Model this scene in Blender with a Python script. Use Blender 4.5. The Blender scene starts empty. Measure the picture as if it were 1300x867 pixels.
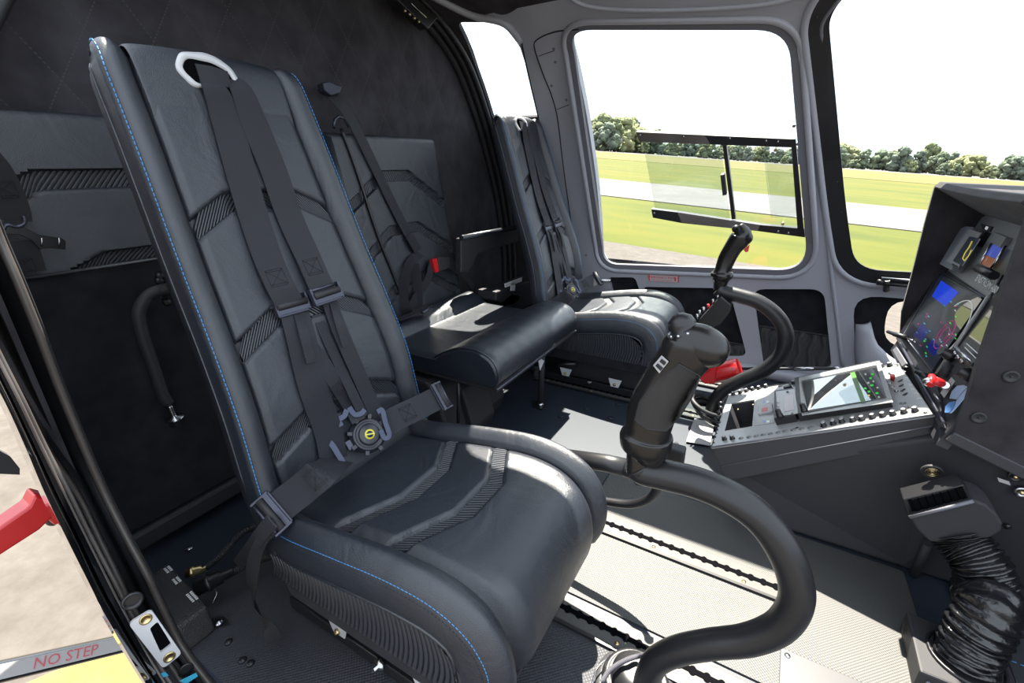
WORLD_S = 2.4; SUN_S = 29.0; SUN_D = (-.16, .48, 1.0); EXPO = 0.0
import bpy, bmesh, math, random
from mathutils import Vector, Matrix, geometry
V = Vector
rnd = random.Random(7)
sc = bpy.context.scene
col = sc.collection
pi = math.pi
# ------------------------------------------------------------------ camera
F_PX = 580.0; CX, CY = 650.0, 433.5; CAMH = 0.9
_mX = V((-400 - CX, 220 - CY, F_PX)).normalized()
_X = -_mX
_Y = V((1020 - CX, 205 - CY, F_PX)).normalized()
_Y = (_Y - _X * _X.dot(_Y)).normalized()
_Z = _X.cross(_Y)
EYE = V((0, 0, CAMH))
def ray(u, v):
    d = V((u - CX, v - CY, F_PX)); return V((_X.dot(d), _Y.dot(d), _Z.dot(d)))
def onpl(u, v, p, n):
    d = ray(u, v); return EYE + d * ((p - EYE).dot(n) / d.dot(n))
def PX(u, v, x): return onpl(u, v, V((x, 0, 0)), V((1, 0, 0)))
def PY(u, v, y): return onpl(u, v, V((0, y, 0)), V((0, 1, 0)))
def PZ(u, v, z=0.0): return onpl(u, v, V((0, 0, z)), V((0, 0, 1)))
cd = bpy.data.cameras.new('camera'); cam = bpy.data.objects.new('camera', cd); col.objects.link(cam)
cd.sensor_width = 36; cd.lens = F_PX / 1300 * 36; cd.clip_start = 0.01; cd.clip_end = 3000
M = Matrix(((_X[0], -_X[1], -_X[2]), (_Y[0], -_Y[1], -_Y[2]), (_Z[0], -_Z[1], -_Z[2]))).to_4x4()
M.translation = EYE; cam.matrix_world = M; sc.camera = cam
# ------------------------------------------------------------------ materials
def mat(name, colr, rough=.5, metal=0, spec=.5, bump=None, var=0, sheen=0, coat=0, scale=40, coatr=.1):
    m = bpy.data.materials.new(name); m.use_nodes = True; nt = m.node_tree; b = nt.nodes['Principled BSDF']
    b.inputs['Base Color'].default_value = (*colr, 1); b.inputs['Roughness'].default_value = rough
    b.inputs['Metallic'].default_value = metal; b.inputs['Specular IOR Level'].default_value = spec
    if sheen: b.inputs['Sheen Weight'].default_value = sheen; b.inputs['Sheen Roughness'].default_value = .4
    if coat: b.inputs['Coat Weight'].default_value = coat; b.inputs['Coat Roughness'].default_value = coatr
    tc = nt.nodes.new('ShaderNodeTexCoord')
    if var:
        n = nt.nodes.new('ShaderNodeTexNoise'); n.inputs['Scale'].default_value = scale; n.inputs['Detail'].default_value = 5
        nt.links.new(tc.outputs['Object'], n.inputs['Vector'])
        mr = nt.nodes.new('ShaderNodeMapRange'); mr.inputs[3].default_value = 1 - var; mr.inputs[4].default_value = 1 + var
        mr.inputs[1].default_value = .3; mr.inputs[2].default_value = .7
        nt.links.new(n.outputs['Fac'], mr.inputs[0])
        mx = nt.nodes.new('ShaderNodeMix'); mx.data_type = 'RGBA'; mx.blend_type = 'MULTIPLY'; mx.inputs[0].default_value = 1
        mx.inputs[6].default_value = (*colr, 1); nt.links.new(mr.outputs[0], mx.inputs[7]); nt.links.new(mx.outputs[2], b.inputs['Base Color'])
    if bump:
        kind, s, d = bump
        if kind == 'noise': t = nt.nodes.new('ShaderNodeTexNoise'); t.inputs['Scale'].default_value = s; t.inputs['Detail'].default_value = 6; o = t.outputs['Fac']; nt.links.new(tc.outputs['Object'], t.inputs['Vector'])
        elif kind == 'leather':
            t = nt.nodes.new('ShaderNodeTexVoronoi'); t.inputs['Scale'].default_value = s; nt.links.new(tc.outputs['Object'], t.inputs['Vector'])
            t2 = nt.nodes.new('ShaderNodeTexNoise'); t2.inputs['Scale'].default_value = 9; t2.inputs['Detail'].default_value = 3; t2.inputs['Distortion'].default_value = 1.5
            nt.links.new(tc.outputs['Object'], t2.inputs['Vector'])
            a = nt.nodes.new('ShaderNodeMath'); a.operation = 'MULTIPLY_ADD'; nt.links.new(t2.outputs['Fac'], a.inputs[0]); a.inputs[1].default_value = 9.0
            nt.links.new(t.outputs['Distance'], a.inputs[2]); o = a.outputs[0]
        elif kind == 'dots':
            t = nt.nodes.new('ShaderNodeTexVoronoi'); t.inputs['Scale'].default_value = s; t.inputs['Randomness'].default_value = 0; o = t.outputs['Distance']
            mp = nt.nodes.new('ShaderNodeMapping'); mp.inputs['Rotation'].default_value = (0, 0, .785); nt.links.new(tc.outputs['Object'], mp.inputs['Vector']); nt.links.new(mp.outputs[0], t.inputs['Vector'])
        elif kind == 'weave':
            t = nt.nodes.new('ShaderNodeTexWave'); t.inputs['Scale'].default_value = s; t.bands_direction = 'DIAGONAL'; nt.links.new(tc.outputs['Object'], t.inputs['Vector']); o = t.outputs['Fac']
        bp = nt.nodes.new('ShaderNodeBump'); bp.inputs['Strength'].default_value = 1; bp.inputs['Distance'].default_value = d
        nt.links.new(o, bp.inputs['Height']); nt.links.new(bp.outputs[0], b.inputs['Normal'])
    return m
def emis(name, colr, s, gl=.0):
    m = mat(name, (0.01, .01, .01), .1); b = m.node_tree.nodes['Principled BSDF']
    b.inputs['Emission Color'].default_value = (*colr, 1); b.inputs['Emission Strength'].default_value = s; return m
def glass(name, tint, gl=.05, rough=.0):
    m = bpy.data.materials.new(name); m.use_nodes = True; nt = m.node_tree; nt.nodes.remove(nt.nodes['Principled BSDF'])
    t = nt.nodes.new('ShaderNodeBsdfTransparent'); t.inputs[0].default_value = (*tint, 1)
    g = nt.nodes.new('ShaderNodeBsdfGlossy'); g.inputs['Roughness'].default_value = rough
    mx = nt.nodes.new('ShaderNodeMixShader'); mx.inputs[0].default_value = gl
    nt.links.new(t.outputs[0], mx.inputs[1]); nt.links.new(g.outputs[0], mx.inputs[2]); nt.links.new(mx.outputs[0], nt.nodes['Material Output'].inputs[0]); return m
LEA = mat('black_leather', (.0155, .0195, .028), .37, spec=.85, bump=('leather', 900, .0004), var=.12, scale=6)
LEAS = mat('smooth_leather', (.014, .018, .026), .34, spec=.85, bump=('leather', 700, .0003))
RIB = mat('ribbed_vinyl', (.028, .031, .038), .34, spec=.7)
SUE = mat('black_suede', (.034, .031, .035), .95, spec=.15, bump=('noise', 400, .0006), var=.35, sheen=.12, scale=14)
SUEP = mat('seat_suede', (.016, .016, .02), .95, spec=.15, var=.3, sheen=.1, scale=20)
WEB = mat('belt_webbing', (.020, .021, .027), .6, spec=.4, bump=('weave', 300, .0004))
STI = mat('blue_stitch', (.05, .24, .55), .6)
STK = mat('dark_stitch', (.008, .008, .01), .8)
GST = mat('grey_stitch', (.09, .09, .1), .8)
BLK = mat('black_plastic', (.012, .012, .014), .35, spec=.5)
BLKM = mat('matte_black', (.02, .02, .023), .6)
HOLE = mat('dark_void', (.004, .004, .005), .9, spec=0)
BUK = mat('dark_anodised', (.07, .075, .10), .36, metal=.7)
STEEL = mat('steel', (.5, .5, .52), .25, metal=1)
WHM = mat('white_metal', (.55, .55, .56), .35, spec=.5)
BRASS = mat('brass', (.65, .5, .26), .3, metal=1)
GREY = mat('grey_paint', (.33, .335, .375), .40, spec=.5, bump=('noise', 120, .0002))
GRID = mat('grey_trim', (.13, .13, .15), .5)
SEAM = mat('seam_black', (.006, .006, .007), .8)
FLR = mat('floor_mat', (.058, .058, .056), .5, spec=.5, bump=('dots', 220, .0016))
FLR2 = mat('floor_rear_mat', (.036, .038, .045), .5, spec=.4, bump=('dots', 190, .002))
FLRF = mat('floor_panel_dark', (.019, .025, .037), .45, spec=.4, bump=('noise', 500, .0003))
ALU = mat('brushed_plate', (.07, .07, .075), .4, metal=.3)
RAILM = mat('seat_track_metal', (.075, .073, .070), .5, spec=.35)
GLOSS = mat('gloss_black_paint', (.006, .006, .007), .07, coat=1, coatr=.03, bump=('noise', 60, .0003))
RUB = mat('rubber_seal', (.085, .072, .065), .32, spec=.7)
CONS = mat('console_plate', (.30, .30, .295), .25, spec=1.0)
CONB = mat('console_body', (.032, .031, .037), .5, bump=('noise', 700, .0002))
PEDB = mat('pedestal_body', (.022, .0215, .026), .65, bump=('noise', 900, .0002))
GRIP = mat('grip_plastic', (.009, .0085, .0085), .27, spec=.5)
TUBE = mat('painted_tube', (.013, .013, .015), .38, spec=.5, bump=('noise', 800, .0001))
RED = mat('red_paint', (.55, .012, .015), .3, coat=.4)
WHITE = mat('white_print', (.75, .75, .75), .5)
YEL = mat('yellow_paint', (.26, .185, .03), .8, var=.3, scale=7)
YELP = mat('yellow_print', (.75, .68, .05), .4)
LBL = mat('label_white', (.42, .41, .41), .5)
HOSE = mat('hose_film', (.008, .008, .010), .22, spec=.7, bump=('noise', 60, .003))
CYL = mat('blue_gloss_logo', (.12, .28, .62), .25)
GL = glass('window_glass', (.97, .98, .98), .03)
GLV = glass('vent_acrylic', (.86, .9, .9), .06)
GLR = glass('roof_glass', (.95, .95, .95), .03)
# screens: a lit face under a reflective cover
def screen(name, base, gl):
    m = bpy.data.materials.new(name); m.use_nodes = True; nt = m.node_tree; b = nt.nodes['Principled BSDF']
    b.inputs['Base Color'].default_value = (.004, .004, .006, 1); b.inputs['Roughness'].default_value = .3
    b.inputs['Emission Color'].default_value = (*base, 1); b.inputs['Emission Strength'].default_value = 1
    g = nt.nodes.new('ShaderNodeBsdfGlossy'); g.inputs['Roughness'].default_value = .01
    mx = nt.nodes.new('ShaderNodeMixShader'); mx.inputs[0].default_value = gl
    nt.links.new(b.outputs[0], mx.inputs[1]); nt.links.new(g.outputs[0], mx.inputs[2]); nt.links.new(mx.outputs[0], nt.nodes['Material Output'].inputs[0]); return m
SCRN = screen('display_glass', (.006, .010, .022), .26)
SCRC = screen('console_display_glass', (.003, .006, .005), .62)
E_BLUE = emis('display_blue', (.01, .05, .65), .9)
E_NAVY = emis('display_navy', (.01, .015, .16), .8)
E_BROWN = emis('display_brown', (.25, .10, .05), .8)
E_SKY = emis('display_sky', (.06, .09, .40), .9)
E_W = emis('display_white', (.55, .6, .6), .7)
E_CY = emis('display_cyan', (.05, .5, .6), .7)
E_MG = emis('display_magenta', (.5, .02, .2), .7)
E_GR = emis('display_green', (.04, .65, .05), .9)
E_YE = emis('display_yellow', (.7, .6, .08), .8)
# ------------------------------------------------------------------ builders
def tag(o, label=None, cat=None, group=None, kind=None):
    if label: o['label'] = label
    if cat: o['category'] = cat
    if group: o['group'] = group
    if kind: o['kind'] = kind
    return o
ORG = {}
def thing(name, loc, label, cat, group=None):
    o = bpy.data.objects.new(name, None); col.objects.link(o); o.location = V(loc); o.empty_display_size = .05
    tag(o, label, cat, group); return o
def wloc(o):
    p = V((0, 0, 0))
    while o is not None: p += V(o.location); o = o.parent
    return p
class MB:
    def __init__(s): s.v = []; s.f = []; s.sm = []
    def add(s, vs, fs, smooth=True):
        b = len(s.v); s.v += [V(p) for p in vs]; s.f += [tuple(b + i for i in f) for f in fs]; s.sm += [smooth] * len(fs); return s
    def frame(s, c, sx, sy, sz, ex, ey, ez):
        c = V(c); ex = V(ex); ey = V(ey); ez = V(ez); vs = []
        for a in (-1, 1):
            for b in (-1, 1):
                for d in (-1, 1): vs.append(c + ex * (a * sx / 2) + ey * (b * sy / 2) + ez * (d * sz / 2))
        return s.add(vs, [(0, 1, 3, 2), (4, 6, 7, 5), (0, 4, 5, 1), (2, 3, 7, 6), (0, 2, 6, 4), (1, 5, 7, 3)], False)
    def box(s, c, size, rot=None):
        R = rot if rot else Matrix.Identity(3)
        return s.frame(c, *size, R @ V((1, 0, 0)), R @ V((0, 1, 0)), R @ V((0, 0, 1)))
    def prism(s, poly, vec, smooth=False):
        n = len(poly); vec = V(vec); vs = [V(p) for p in poly] + [V(p) + vec for p in poly]
        fs = [tuple(reversed(range(n))), tuple(range(n, 2 * n))] + [(i, (i + 1) % n, n + (i + 1) % n, n + i) for i in range(n)]
        return s.add(vs, fs, smooth)
    def grid(s, P, cu=False, cv=False, smooth=True):
        n = len(P); m = len(P[0]); vs = [p for r in P for p in r]; fs = []
        for i in range(n if cu else n - 1):
            for j in range(m if cv else m - 1):
                a = i * m + j; b = i * m + (j + 1) % m; c = ((i + 1) % n) * m + (j + 1) % m; d = ((i + 1) % n) * m + j; fs.append((a, b, c, d))
        return s.add(vs, fs, smooth)
    def cap(s, ring, smooth=False): return s.add(ring, [tuple(range(len(ring)))], smooth)
    def tube(s, pts, r, n=12, closed=False, flat=None):
        pts = [V(p) for p in pts]; N = len(pts); rr = r if isinstance(r, (list, tuple)) else [r] * N; P = []
        t0 = (pts[1] - pts[0]).normalized(); up = V((0, 0, 1)) if abs(t0.z) < .9 else V((1, 0, 0)); nrm = t0.cross(up).normalized()
        for i in range(N):
            if closed: t = (pts[(i + 1) % N] - pts[i - 1]).normalized()
            else: t = (pts[min(i + 1, N - 1)] - pts[max(i - 1, 0)]).normalized()
            nrm = (nrm - t * nrm.dot(t)).normalized(); b = t.cross(nrm)
            P.append([pts[i] + (nrm * math.cos(2 * pi * k / n) + b * math.sin(2 * pi * k / n)) * rr[i] for k in range(n)])
        s.grid(P, cu=closed, cv=True)
        if not closed: s.cap(P[0]); s.cap(list(reversed(P[-1])))
        return s
    def lathe(s, prof, o, ax, n=24, caps=True):
        o = V(o); ax = V(ax).normalized(); a = ax.orthogonal().normalized(); b = ax.cross(a)
        P = [[o + ax * h + (a * math.cos(2 * pi * k / n) + b * math.sin(2 * pi * k / n)) * r for k in range(n)] for r, h in prof]
        s.grid(P, cv=True)
        if caps: s.cap(P[0]); s.cap(list(reversed(P[-1])))
        return s
    def cyl(s, o, ax, r, h, n=16): return s.lathe([(r, 0), (r, h)], o, ax, n)
    def ribbon(s, pts, nrm, w, th=.0016, slant=None):
        pts = [V(p) for p in pts]; N = len(pts); P = []
        for i in range(N):
            t = (pts[min(i + 1, N - 1)] - pts[max(i - 1, 0)]).normalized(); n = V(nrm[i] if isinstance(nrm, list) else nrm).normalized()
            sd = t.cross(n).normalized(); ww = w[i] if isinstance(w, (list, tuple)) else w; n2 = sd.cross(t)
            P.append([pts[i] - sd * ww / 2 - n2 * th / 2, pts[i] - sd * ww / 2 + n2 * th / 2, pts[i] - sd * ww / 6 + n2 * th * .5, pts[i] + sd * ww / 6 + n2 * th * .5, pts[i] + sd * ww / 2 + n2 * th / 2, pts[i] + sd * ww / 2 - n2 * th / 2])
        s.grid(P, cv=True, smooth=False); s.cap(P[0]); s.cap(list(reversed(P[-1]))); return s
    def ball(s, c, r, n=10, sq=(1, 1, 1)):
        c = V(c); P = []
        for i in range(n + 1):
            a = pi * i / n; P.append([c + V((math.sin(a) * math.cos(b) * r * sq[0], math.sin(a) * math.sin(b) * r * sq[1], math.cos(a) * r * sq[2])) for b in [2 * pi * k / (2 * n) for k in range(2 * n)]])
        return s.grid(P, cv=True)
    def build(s, name, m, parent=None, bevel=0, sub=0, label=None, seg=2, fix=True):
        me = bpy.data.meshes.new(name); off = wloc(parent) if parent else V((0, 0, 0))
        me.from_pydata([tuple(p - off) for p in s.v], [], s.f); me.materials.append(m)
        me.polygons.foreach_set('use_smooth', s.sm); me.update()
        if fix:
            bm = bmesh.new(); bm.from_mesh(me); bmesh.ops.remove_doubles(bm, verts=bm.verts, dist=1e-6); bmesh.ops.recalc_face_normals(bm, faces=bm.faces); bm.to_mesh(me); bm.free()
        o = bpy.data.objects.new(name, me); col.objects.link(o)
        if parent: o.parent = parent
        if bevel:
            md = o.modifiers.new('bevel', 'BEVEL'); md.width = bevel; md.segments = seg; md.limit_method = 'ANGLE'; md.angle_limit = .6; md.harden_normals = False
        if sub: md = o.modifiers.new('sub', 'SUBSURF'); md.levels = sub; md.render_levels = sub
        if label: o['label'] = label
        return o
def B(): return MB()
def cat(pts, n=8, closed=False):
    """catmull-rom through points (any dim tuple)"""
    P = [tuple(p) for p in pts]; N = len(P); out = []
    for i in range(N if closed else N - 1):
        p0 = P[(i - 1) % N] if closed or i > 0 else tuple(2 * a - b for a, b in zip(P[0], P[1])); p1 = P[i]; p2 = P[(i + 1) % N]
        p3 = P[(i + 2) % N] if closed or i < N - 2 else tuple(2 * a - b for a, b in zip(P[-1], P[-2]))
        for k in range(n):
            t = k / n; out.append(tuple(.5 * (2 * b + (c - a) * t + (2 * a - 5 * b + 4 * c - d) * t * t + (-a + 3 * b - 3 * c + d) * t ** 3) for a, b, c, d in zip(p0, p1, p2, p3)))
    if not closed: out.append(P[-1])
    return out
def catv(pts, n=8, closed=False): return [V(p) for p in cat(pts, n, closed)]
def rpoly(pts, r, n=6):
    """round the corners of a 2D/3D polygon, r may be a list"""
    N = len(pts); out = []; D = len(pts[0]); P = [V(p) for p in pts]
    for i in range(N):
        a, b, c = P[i - 1], P[i], P[(i + 1) % N]; q = r[i] if isinstance(r, (list, tuple)) else r
        q = min(q, (a - b).length * .48, (c - b).length * .48); s = b + (a - b).normalized() * q; e = b + (c - b).normalized() * q
        for k in range(n + 1):
            t = k / n; out.append((s * (1 - t) ** 2) + b * (2 * t * (1 - t)) + e * t * t)
    return out
def txt(body, origin, ex, ey, size, m, name, parent, depth=.0006, align='CENTER'):
    cu = bpy.data.curves.new(name, 'FONT'); cu.body = body; cu.size = size; cu.align_x = align; cu.align_y = 'CENTER'; cu.extrude = depth; cu.resolution_u = 2
    o = bpy.data.objects.new('tmp', cu); col.objects.link(o); dg = bpy.context.evaluated_depsgraph_get(); me = bpy.data.meshes.new_from_object(o.evaluated_get(dg)); bpy.data.objects.remove(o)
    ex = V(ex).normalized(); ey = V(ey); ey = (ey - ex * ex.dot(ey)).normalized(); ez = ex.cross(ey); off = wloc(parent) if parent else V((0, 0, 0)); og = V(origin)
    for v in me.vertices: v.co = og + ex * v.co.x + ey * v.co.y + ez * v.co.z - off
    me.materials.clear(); me.materials.append(m); n = bpy.data.objects.new(name, me); col.objects.link(n); n.parent = parent; return n
def copy_tree(o, parent=None, shift=None):
    c = o.copy(); col.objects.link(c); c.parent = parent
    if shift is not None: c.location = V(o.location) + V(shift)
    for ch in [x for x in bpy.data.objects if x.parent == o]: copy_tree(ch, c)
    return c
# ------------------------------------------------------------------ cabin cross-section
SEC = catv([(2.185, -.02), (2.225, .12), (2.24, .30), (2.225, .5), (2.165, .75), (2.085, .95), (1.985, 1.14), (1.86, 1.31), (1.70, 1.42), (1.50, 1.495), (1.30, 1.53), (1.17, 1.535)], 8)
SL = [0.0]
for i in range(1, len(SEC)): SL.append(SL[-1] + (SEC[i] - SEC[i - 1]).length)
STOP = SL[-1]
def secp(s, off=0.0):
    """point (y,z) at arc length s; off > 0 inward"""
    s = max(-.05, min(STOP, s)); i = 0
    while i < len(SL) - 2 and SL[i + 1] < s: i += 1
    a, b = SEC[i], SEC[i + 1]; t = (s - SL[i]) / (SL[i + 1] - SL[i]); p = a.lerp(b, t)
    j0 = max(i - 1, 0); j1 = min(i + 2, len(SEC) - 1)
    tg = (SEC[j1] - SEC[j0]).normalized(); n = V((-tg.y, tg.x)); return p + n * off
def W3(x, s, off=0.0, mir=False):
    p = secp(s, off); return V((x, 2.34 - p.x if mir else p.x, p.y))
def PW(u, v):
    """ray from the eye to the right cabin skin -> (x, s)"""
    d = ray(u, v)
    for i in range(len(SEC) - 1):
        a, b = SEC[i], SEC[i + 1]; e = b - a
        # (d.y t, H + d.z t) = a + e k
        det = d.y * (-e.y) - (-e.x) * d.z
        if abs(det) < 1e-9: continue
        rx, ry = a.x, a.y - CAMH
        t = (rx * (-e.y) - (-e.x) * ry) / det; k = (d.y * ry - d.z * rx) / det
        if -1e-4 <= k <= 1.0001 and t > 0: return V((d.x * t, SL[i] + k * e.length))
    return None
def PWs(l): return [PW(*p) for p in l]
def skin(name, outer, holes, mt, th=.03, off=0.0, mir=False, step=.05, parent=None, fn=None):
    """sheet in (x,s) coordinates with holes, wrapped on the cabin skin and given a thickness"""
    fn = fn or (lambda x, s, o: W3(x, s, o, mir))
    vs = []; faces = []; edges = []
    def dens(l):
        o = []
        for i in range(len(l)):
            a, b = V(l[i][:2]), V(l[(i + 1) % len(l)][:2]); k = max(1, int((b - a).length / step))
            for j in range(k): o.append(a.lerp(b, j / k))
        return o
    loops = [dens(outer)] + [dens(h) for h in holes]
    for l in loops:
        b = len(vs); vs += l; faces.append(list(range(b, b + len(l))))
    xs = [p.x for p in loops[0]]; ss = [p.y for p in loops[0]]
    x = min(xs) + step / 2
    while x < max(xs):
        s_ = min(ss) + step / 2
        while s_ < max(ss):
            vs.append(V((x + rnd.uniform(-.002, .002), s_ + rnd.uniform(-.002, .002)))); s_ += step
        x += step
    r = geometry.delaunay_2d_cdt(vs, [], faces, 2, 1e-5)
    v2, f2 = r[0], r[2]; n = len(v2); used = set()
    F = [tuple(f) for f in f2]; ec = {}
    for f in F:
        for i in range(len(f)):
            e = (f[i], f[(i + 1) % len(f)]); ec[e] = ec.get(e, 0) + 1
    allv = [fn(p.x, p.y, off) for p in v2] + [fn(p.x, p.y, off - th) for p in v2]
    fs = list(F) + [tuple(reversed([n + i for i in f])) for f in F]
    for (a, b) in ec:
        if (b, a) not in ec: fs.append((b, a, n + a, n + b))
    mb = B(); mb.add(allv, fs, True); o = mb.build(name, mt, parent)
    md = o.modifiers.new('es', 'EDGE_SPLIT'); md.split_angle = .7; return o
def mbx(name, mt, parent, *boxes, bevel=.002):
    b = B()
    for bx in boxes: b.box(*bx)
    return b.build(name, mt, parent, bevel=bevel)
# ================================================================== world, sun
w = bpy.data.worlds.new('world'); sc.world = w; w.use_nodes = True
bg = w.node_tree.nodes['Background']; bg.inputs[0].default_value = (.80, .89, 1.0, 1); bg.inputs[1].default_value = WORLD_S
sl = bpy.data.lights.new('sun', 'SUN'); sl.energy = SUN_S; sl.angle = .009; sl.color = (1, .93, .80)
so = bpy.data.objects.new('sun', sl); col.objects.link(so); so.location = (0, 0, 20)
so.rotation_euler = V(SUN_D).normalized().to_track_quat('Z', 'Y').to_euler()
sc.view_settings.view_transform = 'Standard'; sc.view_settings.look = 'None'; sc.view_settings.gamma = 1; sc.view_settings.exposure = EXPO
sc.view_settings.use_curve_mapping = False
# ================================================================== outside ground
GN = V((.0864, 0, .9963)).normalized(); GP = EYE - GN * 1.75
def PG(u, v, h=0): return onpl(u, v, GP + GN * h, GN)
gx = (V((1, 0, 0)) - GN * GN.x).normalized(); gy = V((0, 1, 0))
def gslab(name, quad, m, h, parent=None):
    b = B(); b.prism([p + GN * h for p in quad], -GN * (h + .02)); return b.build(name, m, parent)
def noisemat(name, cols, scale, rough=.9, sx=1, bump=None):
    m = bpy.data.materials.new(name); m.use_nodes = True; nt = m.node_tree; b = nt.nodes['Principled BSDF']; b.inputs['Roughness'].default_value = rough; b.inputs['Specular IOR Level'].default_value = .2
    tc = nt.nodes.new('ShaderNodeTexCoord'); mp = nt.nodes.new('ShaderNodeMapping'); mp.inputs['Scale'].default_value = (sx, 1, 1); nt.links.new(tc.outputs['Object'], mp.inputs[0])
    n = nt.nodes.new('ShaderNodeTexNoise'); n.inputs['Scale'].default_value = scale; n.inputs['Detail'].default_value = 8; n.inputs['Roughness'].default_value = .65; nt.links.new(mp.outputs[0], n.inputs[0])
    r = nt.nodes.new('ShaderNodeValToRGB'); e = r.color_ramp.elements
    for i, (p, c) in enumerate(cols):
        el = e[i] if i < 2 else e.new(p)
        el.position = p; el.color = (*c, 1)
    nt.links.new(n.outputs['Fac'], r.inputs[0]); nt.links.new(r.outputs[0], b.inputs['Base Color']); return m
GRASS = noisemat('grass', [(.32, (0.0403, 0.0533, 0.0036)), (.5, (0.0619, 0.0691, 0.0043)), (.68, (0.0900, 0.0778, 0.0072))], .35, sx=.35)
GRASS2 = noisemat('dry_grass', [(.3, (0.0720, 0.0756, 0.0144)), (.5, (0.0900, 0.0828, 0.0202)), (.7, (0.1080, 0.0756, 0.0360))], .05, sx=.15)
CONC = noisemat('concrete', [(.3, (0.0616, 0.0539, 0.0476)), (.5, (0.0756, 0.0672, 0.0602)), (.7, (0.0910, 0.0819, 0.0749))], 9)
ASPH = noisemat('runway_surface', [(.3, (0.1050, 0.0990, 0.0953)), (.7, (0.1350, 0.1275, 0.1237))], .6)
def ext(p, q, a, b):
    d = (q - p); return p - d * a, q + d * b
L1 = ext(PG(753, 226), PG(1173, 267), 6, 6); L2 = ext(PG(759, 248), PG(1168, 295), 6, 8); L3 = ext(PG(766, 307), PG(952, 336), 10, 12)
F1 = ext(PG(748, 189), PG(1299, 227.5), 1.2, .8); F2 = ext(PG(748, 191.5), PG(1299, 231), 1.2, .8)
FM = ext(PG(748, 200), PG(1299, 243), 1.2, 1.0)
g = gslab('ground', [GP + gx * a + gy * b for a, b in ((-1500, -300), (1500, -300), (1500, 2500), (-1500, 2500))], GRASS, 0); tag(g, kind='structure')
tag(gslab('apron', [L3[0], L3[1], GP + gx * 40 - gy * 60, GP - gx * 90 - gy * 60], CONC, .02), kind='structure')
tag(gslab('taxiway', [L1[0], L1[1], L2[1], L2[0]], ASPH, .03), kind='structure')
tag(gslab('far_runway', [F1[0], F1[1], F2[1], F2[0]], ASPH, .05), kind='structure')
tag(gslab('dry_field', [F2[0], F2[1], FM[1], FM[0]], GRASS2, .03), kind='structure')
yq = [PG(20, 880), PG(85, 852), PG(172, 823), PG(235, 880)]
tag(gslab('apron_marking', yq, YEL, .025), 'chipped yellow paint marking on the apron below the door', 'ground marking')
# ---- tree line
LEAF = [mat('leaf_' + n, c, .8, spec=.1, var=.35, scale=.5, bump=('noise', .9, .8)) for n, c in (('olive', (0.1512, 0.1728, 0.0936)), ('mid', (0.1224, 0.1512, 0.1008)), ('light', (0.1944, 0.2088, 0.1080)), ('blue', (0.1296, 0.1584, 0.1224)))]  # leaf colours lightened to put distance haze into them
BARK = mat('bark', (.08, .06, .045), .9)
def tree(base, h, wd, m, nm, label, grp, seed):
    r = random.Random(seed); t = thing(nm, base, label, 'tree', grp); b = B()
    for k in range(46):
        z = r.uniform(.08, .90) * h; a = r.uniform(0, 2 * pi); q = r.uniform(.2, .85) * wd / 2 * (1 - .65 * max(0, z / h - .45) / .45) ; rr = wd * r.uniform(.08, .16)
        c = base + gx * math.cos(a) * q + gy * math.sin(a) * q + GN * z; n = 7; P = []
        for i in range(n + 1):
            th = pi * i / n; row = []
            for j in range(10):
                ph = 2 * pi * j / 10; s = rr * r.uniform(.6, 1.35)
                row.append(c + V((math.sin(th) * math.cos(ph), math.sin(th) * math.sin(ph), math.cos(th) * .85)) * s)
            P.append(row)
        b.grid(P, cv=True)
    b.build('foliage', m, t, fix=False)
    B().tube([base - GN * .3, base + GN * h * .5], [wd * .03, wd * .015], 7).build('trunk', BARK, t)
tk = 0
def trow(u0, u1, n, hs, grp, lab):
    global tk
    for i in range(n):
        u = u0 + (u1 - u0) * (i + rnd.uniform(-.25, .25)) / (n - 1); v = 186 + (u - 748) * .0708
        base = PG(u, v + 4.0 + rnd.uniform(-.6, .9)); dist = (base - EYE).length; zc = dist / math.sqrt(1 + ((u - CX) ** 2 + (v - CY) ** 2) / F_PX ** 2)
        h = (hs(u) * rnd.uniform(.8, 1.1) + 3) * zc / F_PX
        if rnd.random() < .3: h *= .6
        k = rnd.randrange(4); tk += 1
        tree(base, h, h * rnd.uniform(.85, 1.3), LEAF[k], 'deciduous_tree', lab % ['olive green', 'mid green', 'light yellow-green', 'blue-green'][k], grp, 100 + tk)
trow(690, 1040, 46, lambda u: 34 if u < 800 else (27 if u < 830 else 17), 'trees seen through the door window', '%s broadleaf tree at the airfield edge seen through the door window')
trow(1055, 1420, 46, lambda u: 25 + 3 * math.sin(u * .05) + (u - 1060) * .012, 'trees seen through the front side window', '%s broadleaf tree at the airfield edge seen through the front side window')
# ================================================================== cabin floor
def fl(name, poly, m, z=0, th=.012, **k):
    b = B(); b.prism([V((x, y, z)) for x, y in poly], (0, 0, -th)); o = b.build(name, m, **k); return o
tag(fl('floor', [(-1.40, .235), (-.88, .165), (-.70, .19), (.95, .19), (.95, 2.2), (-1.40, 2.2)], FLRF, -.002, .02), kind='structure')
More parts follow.
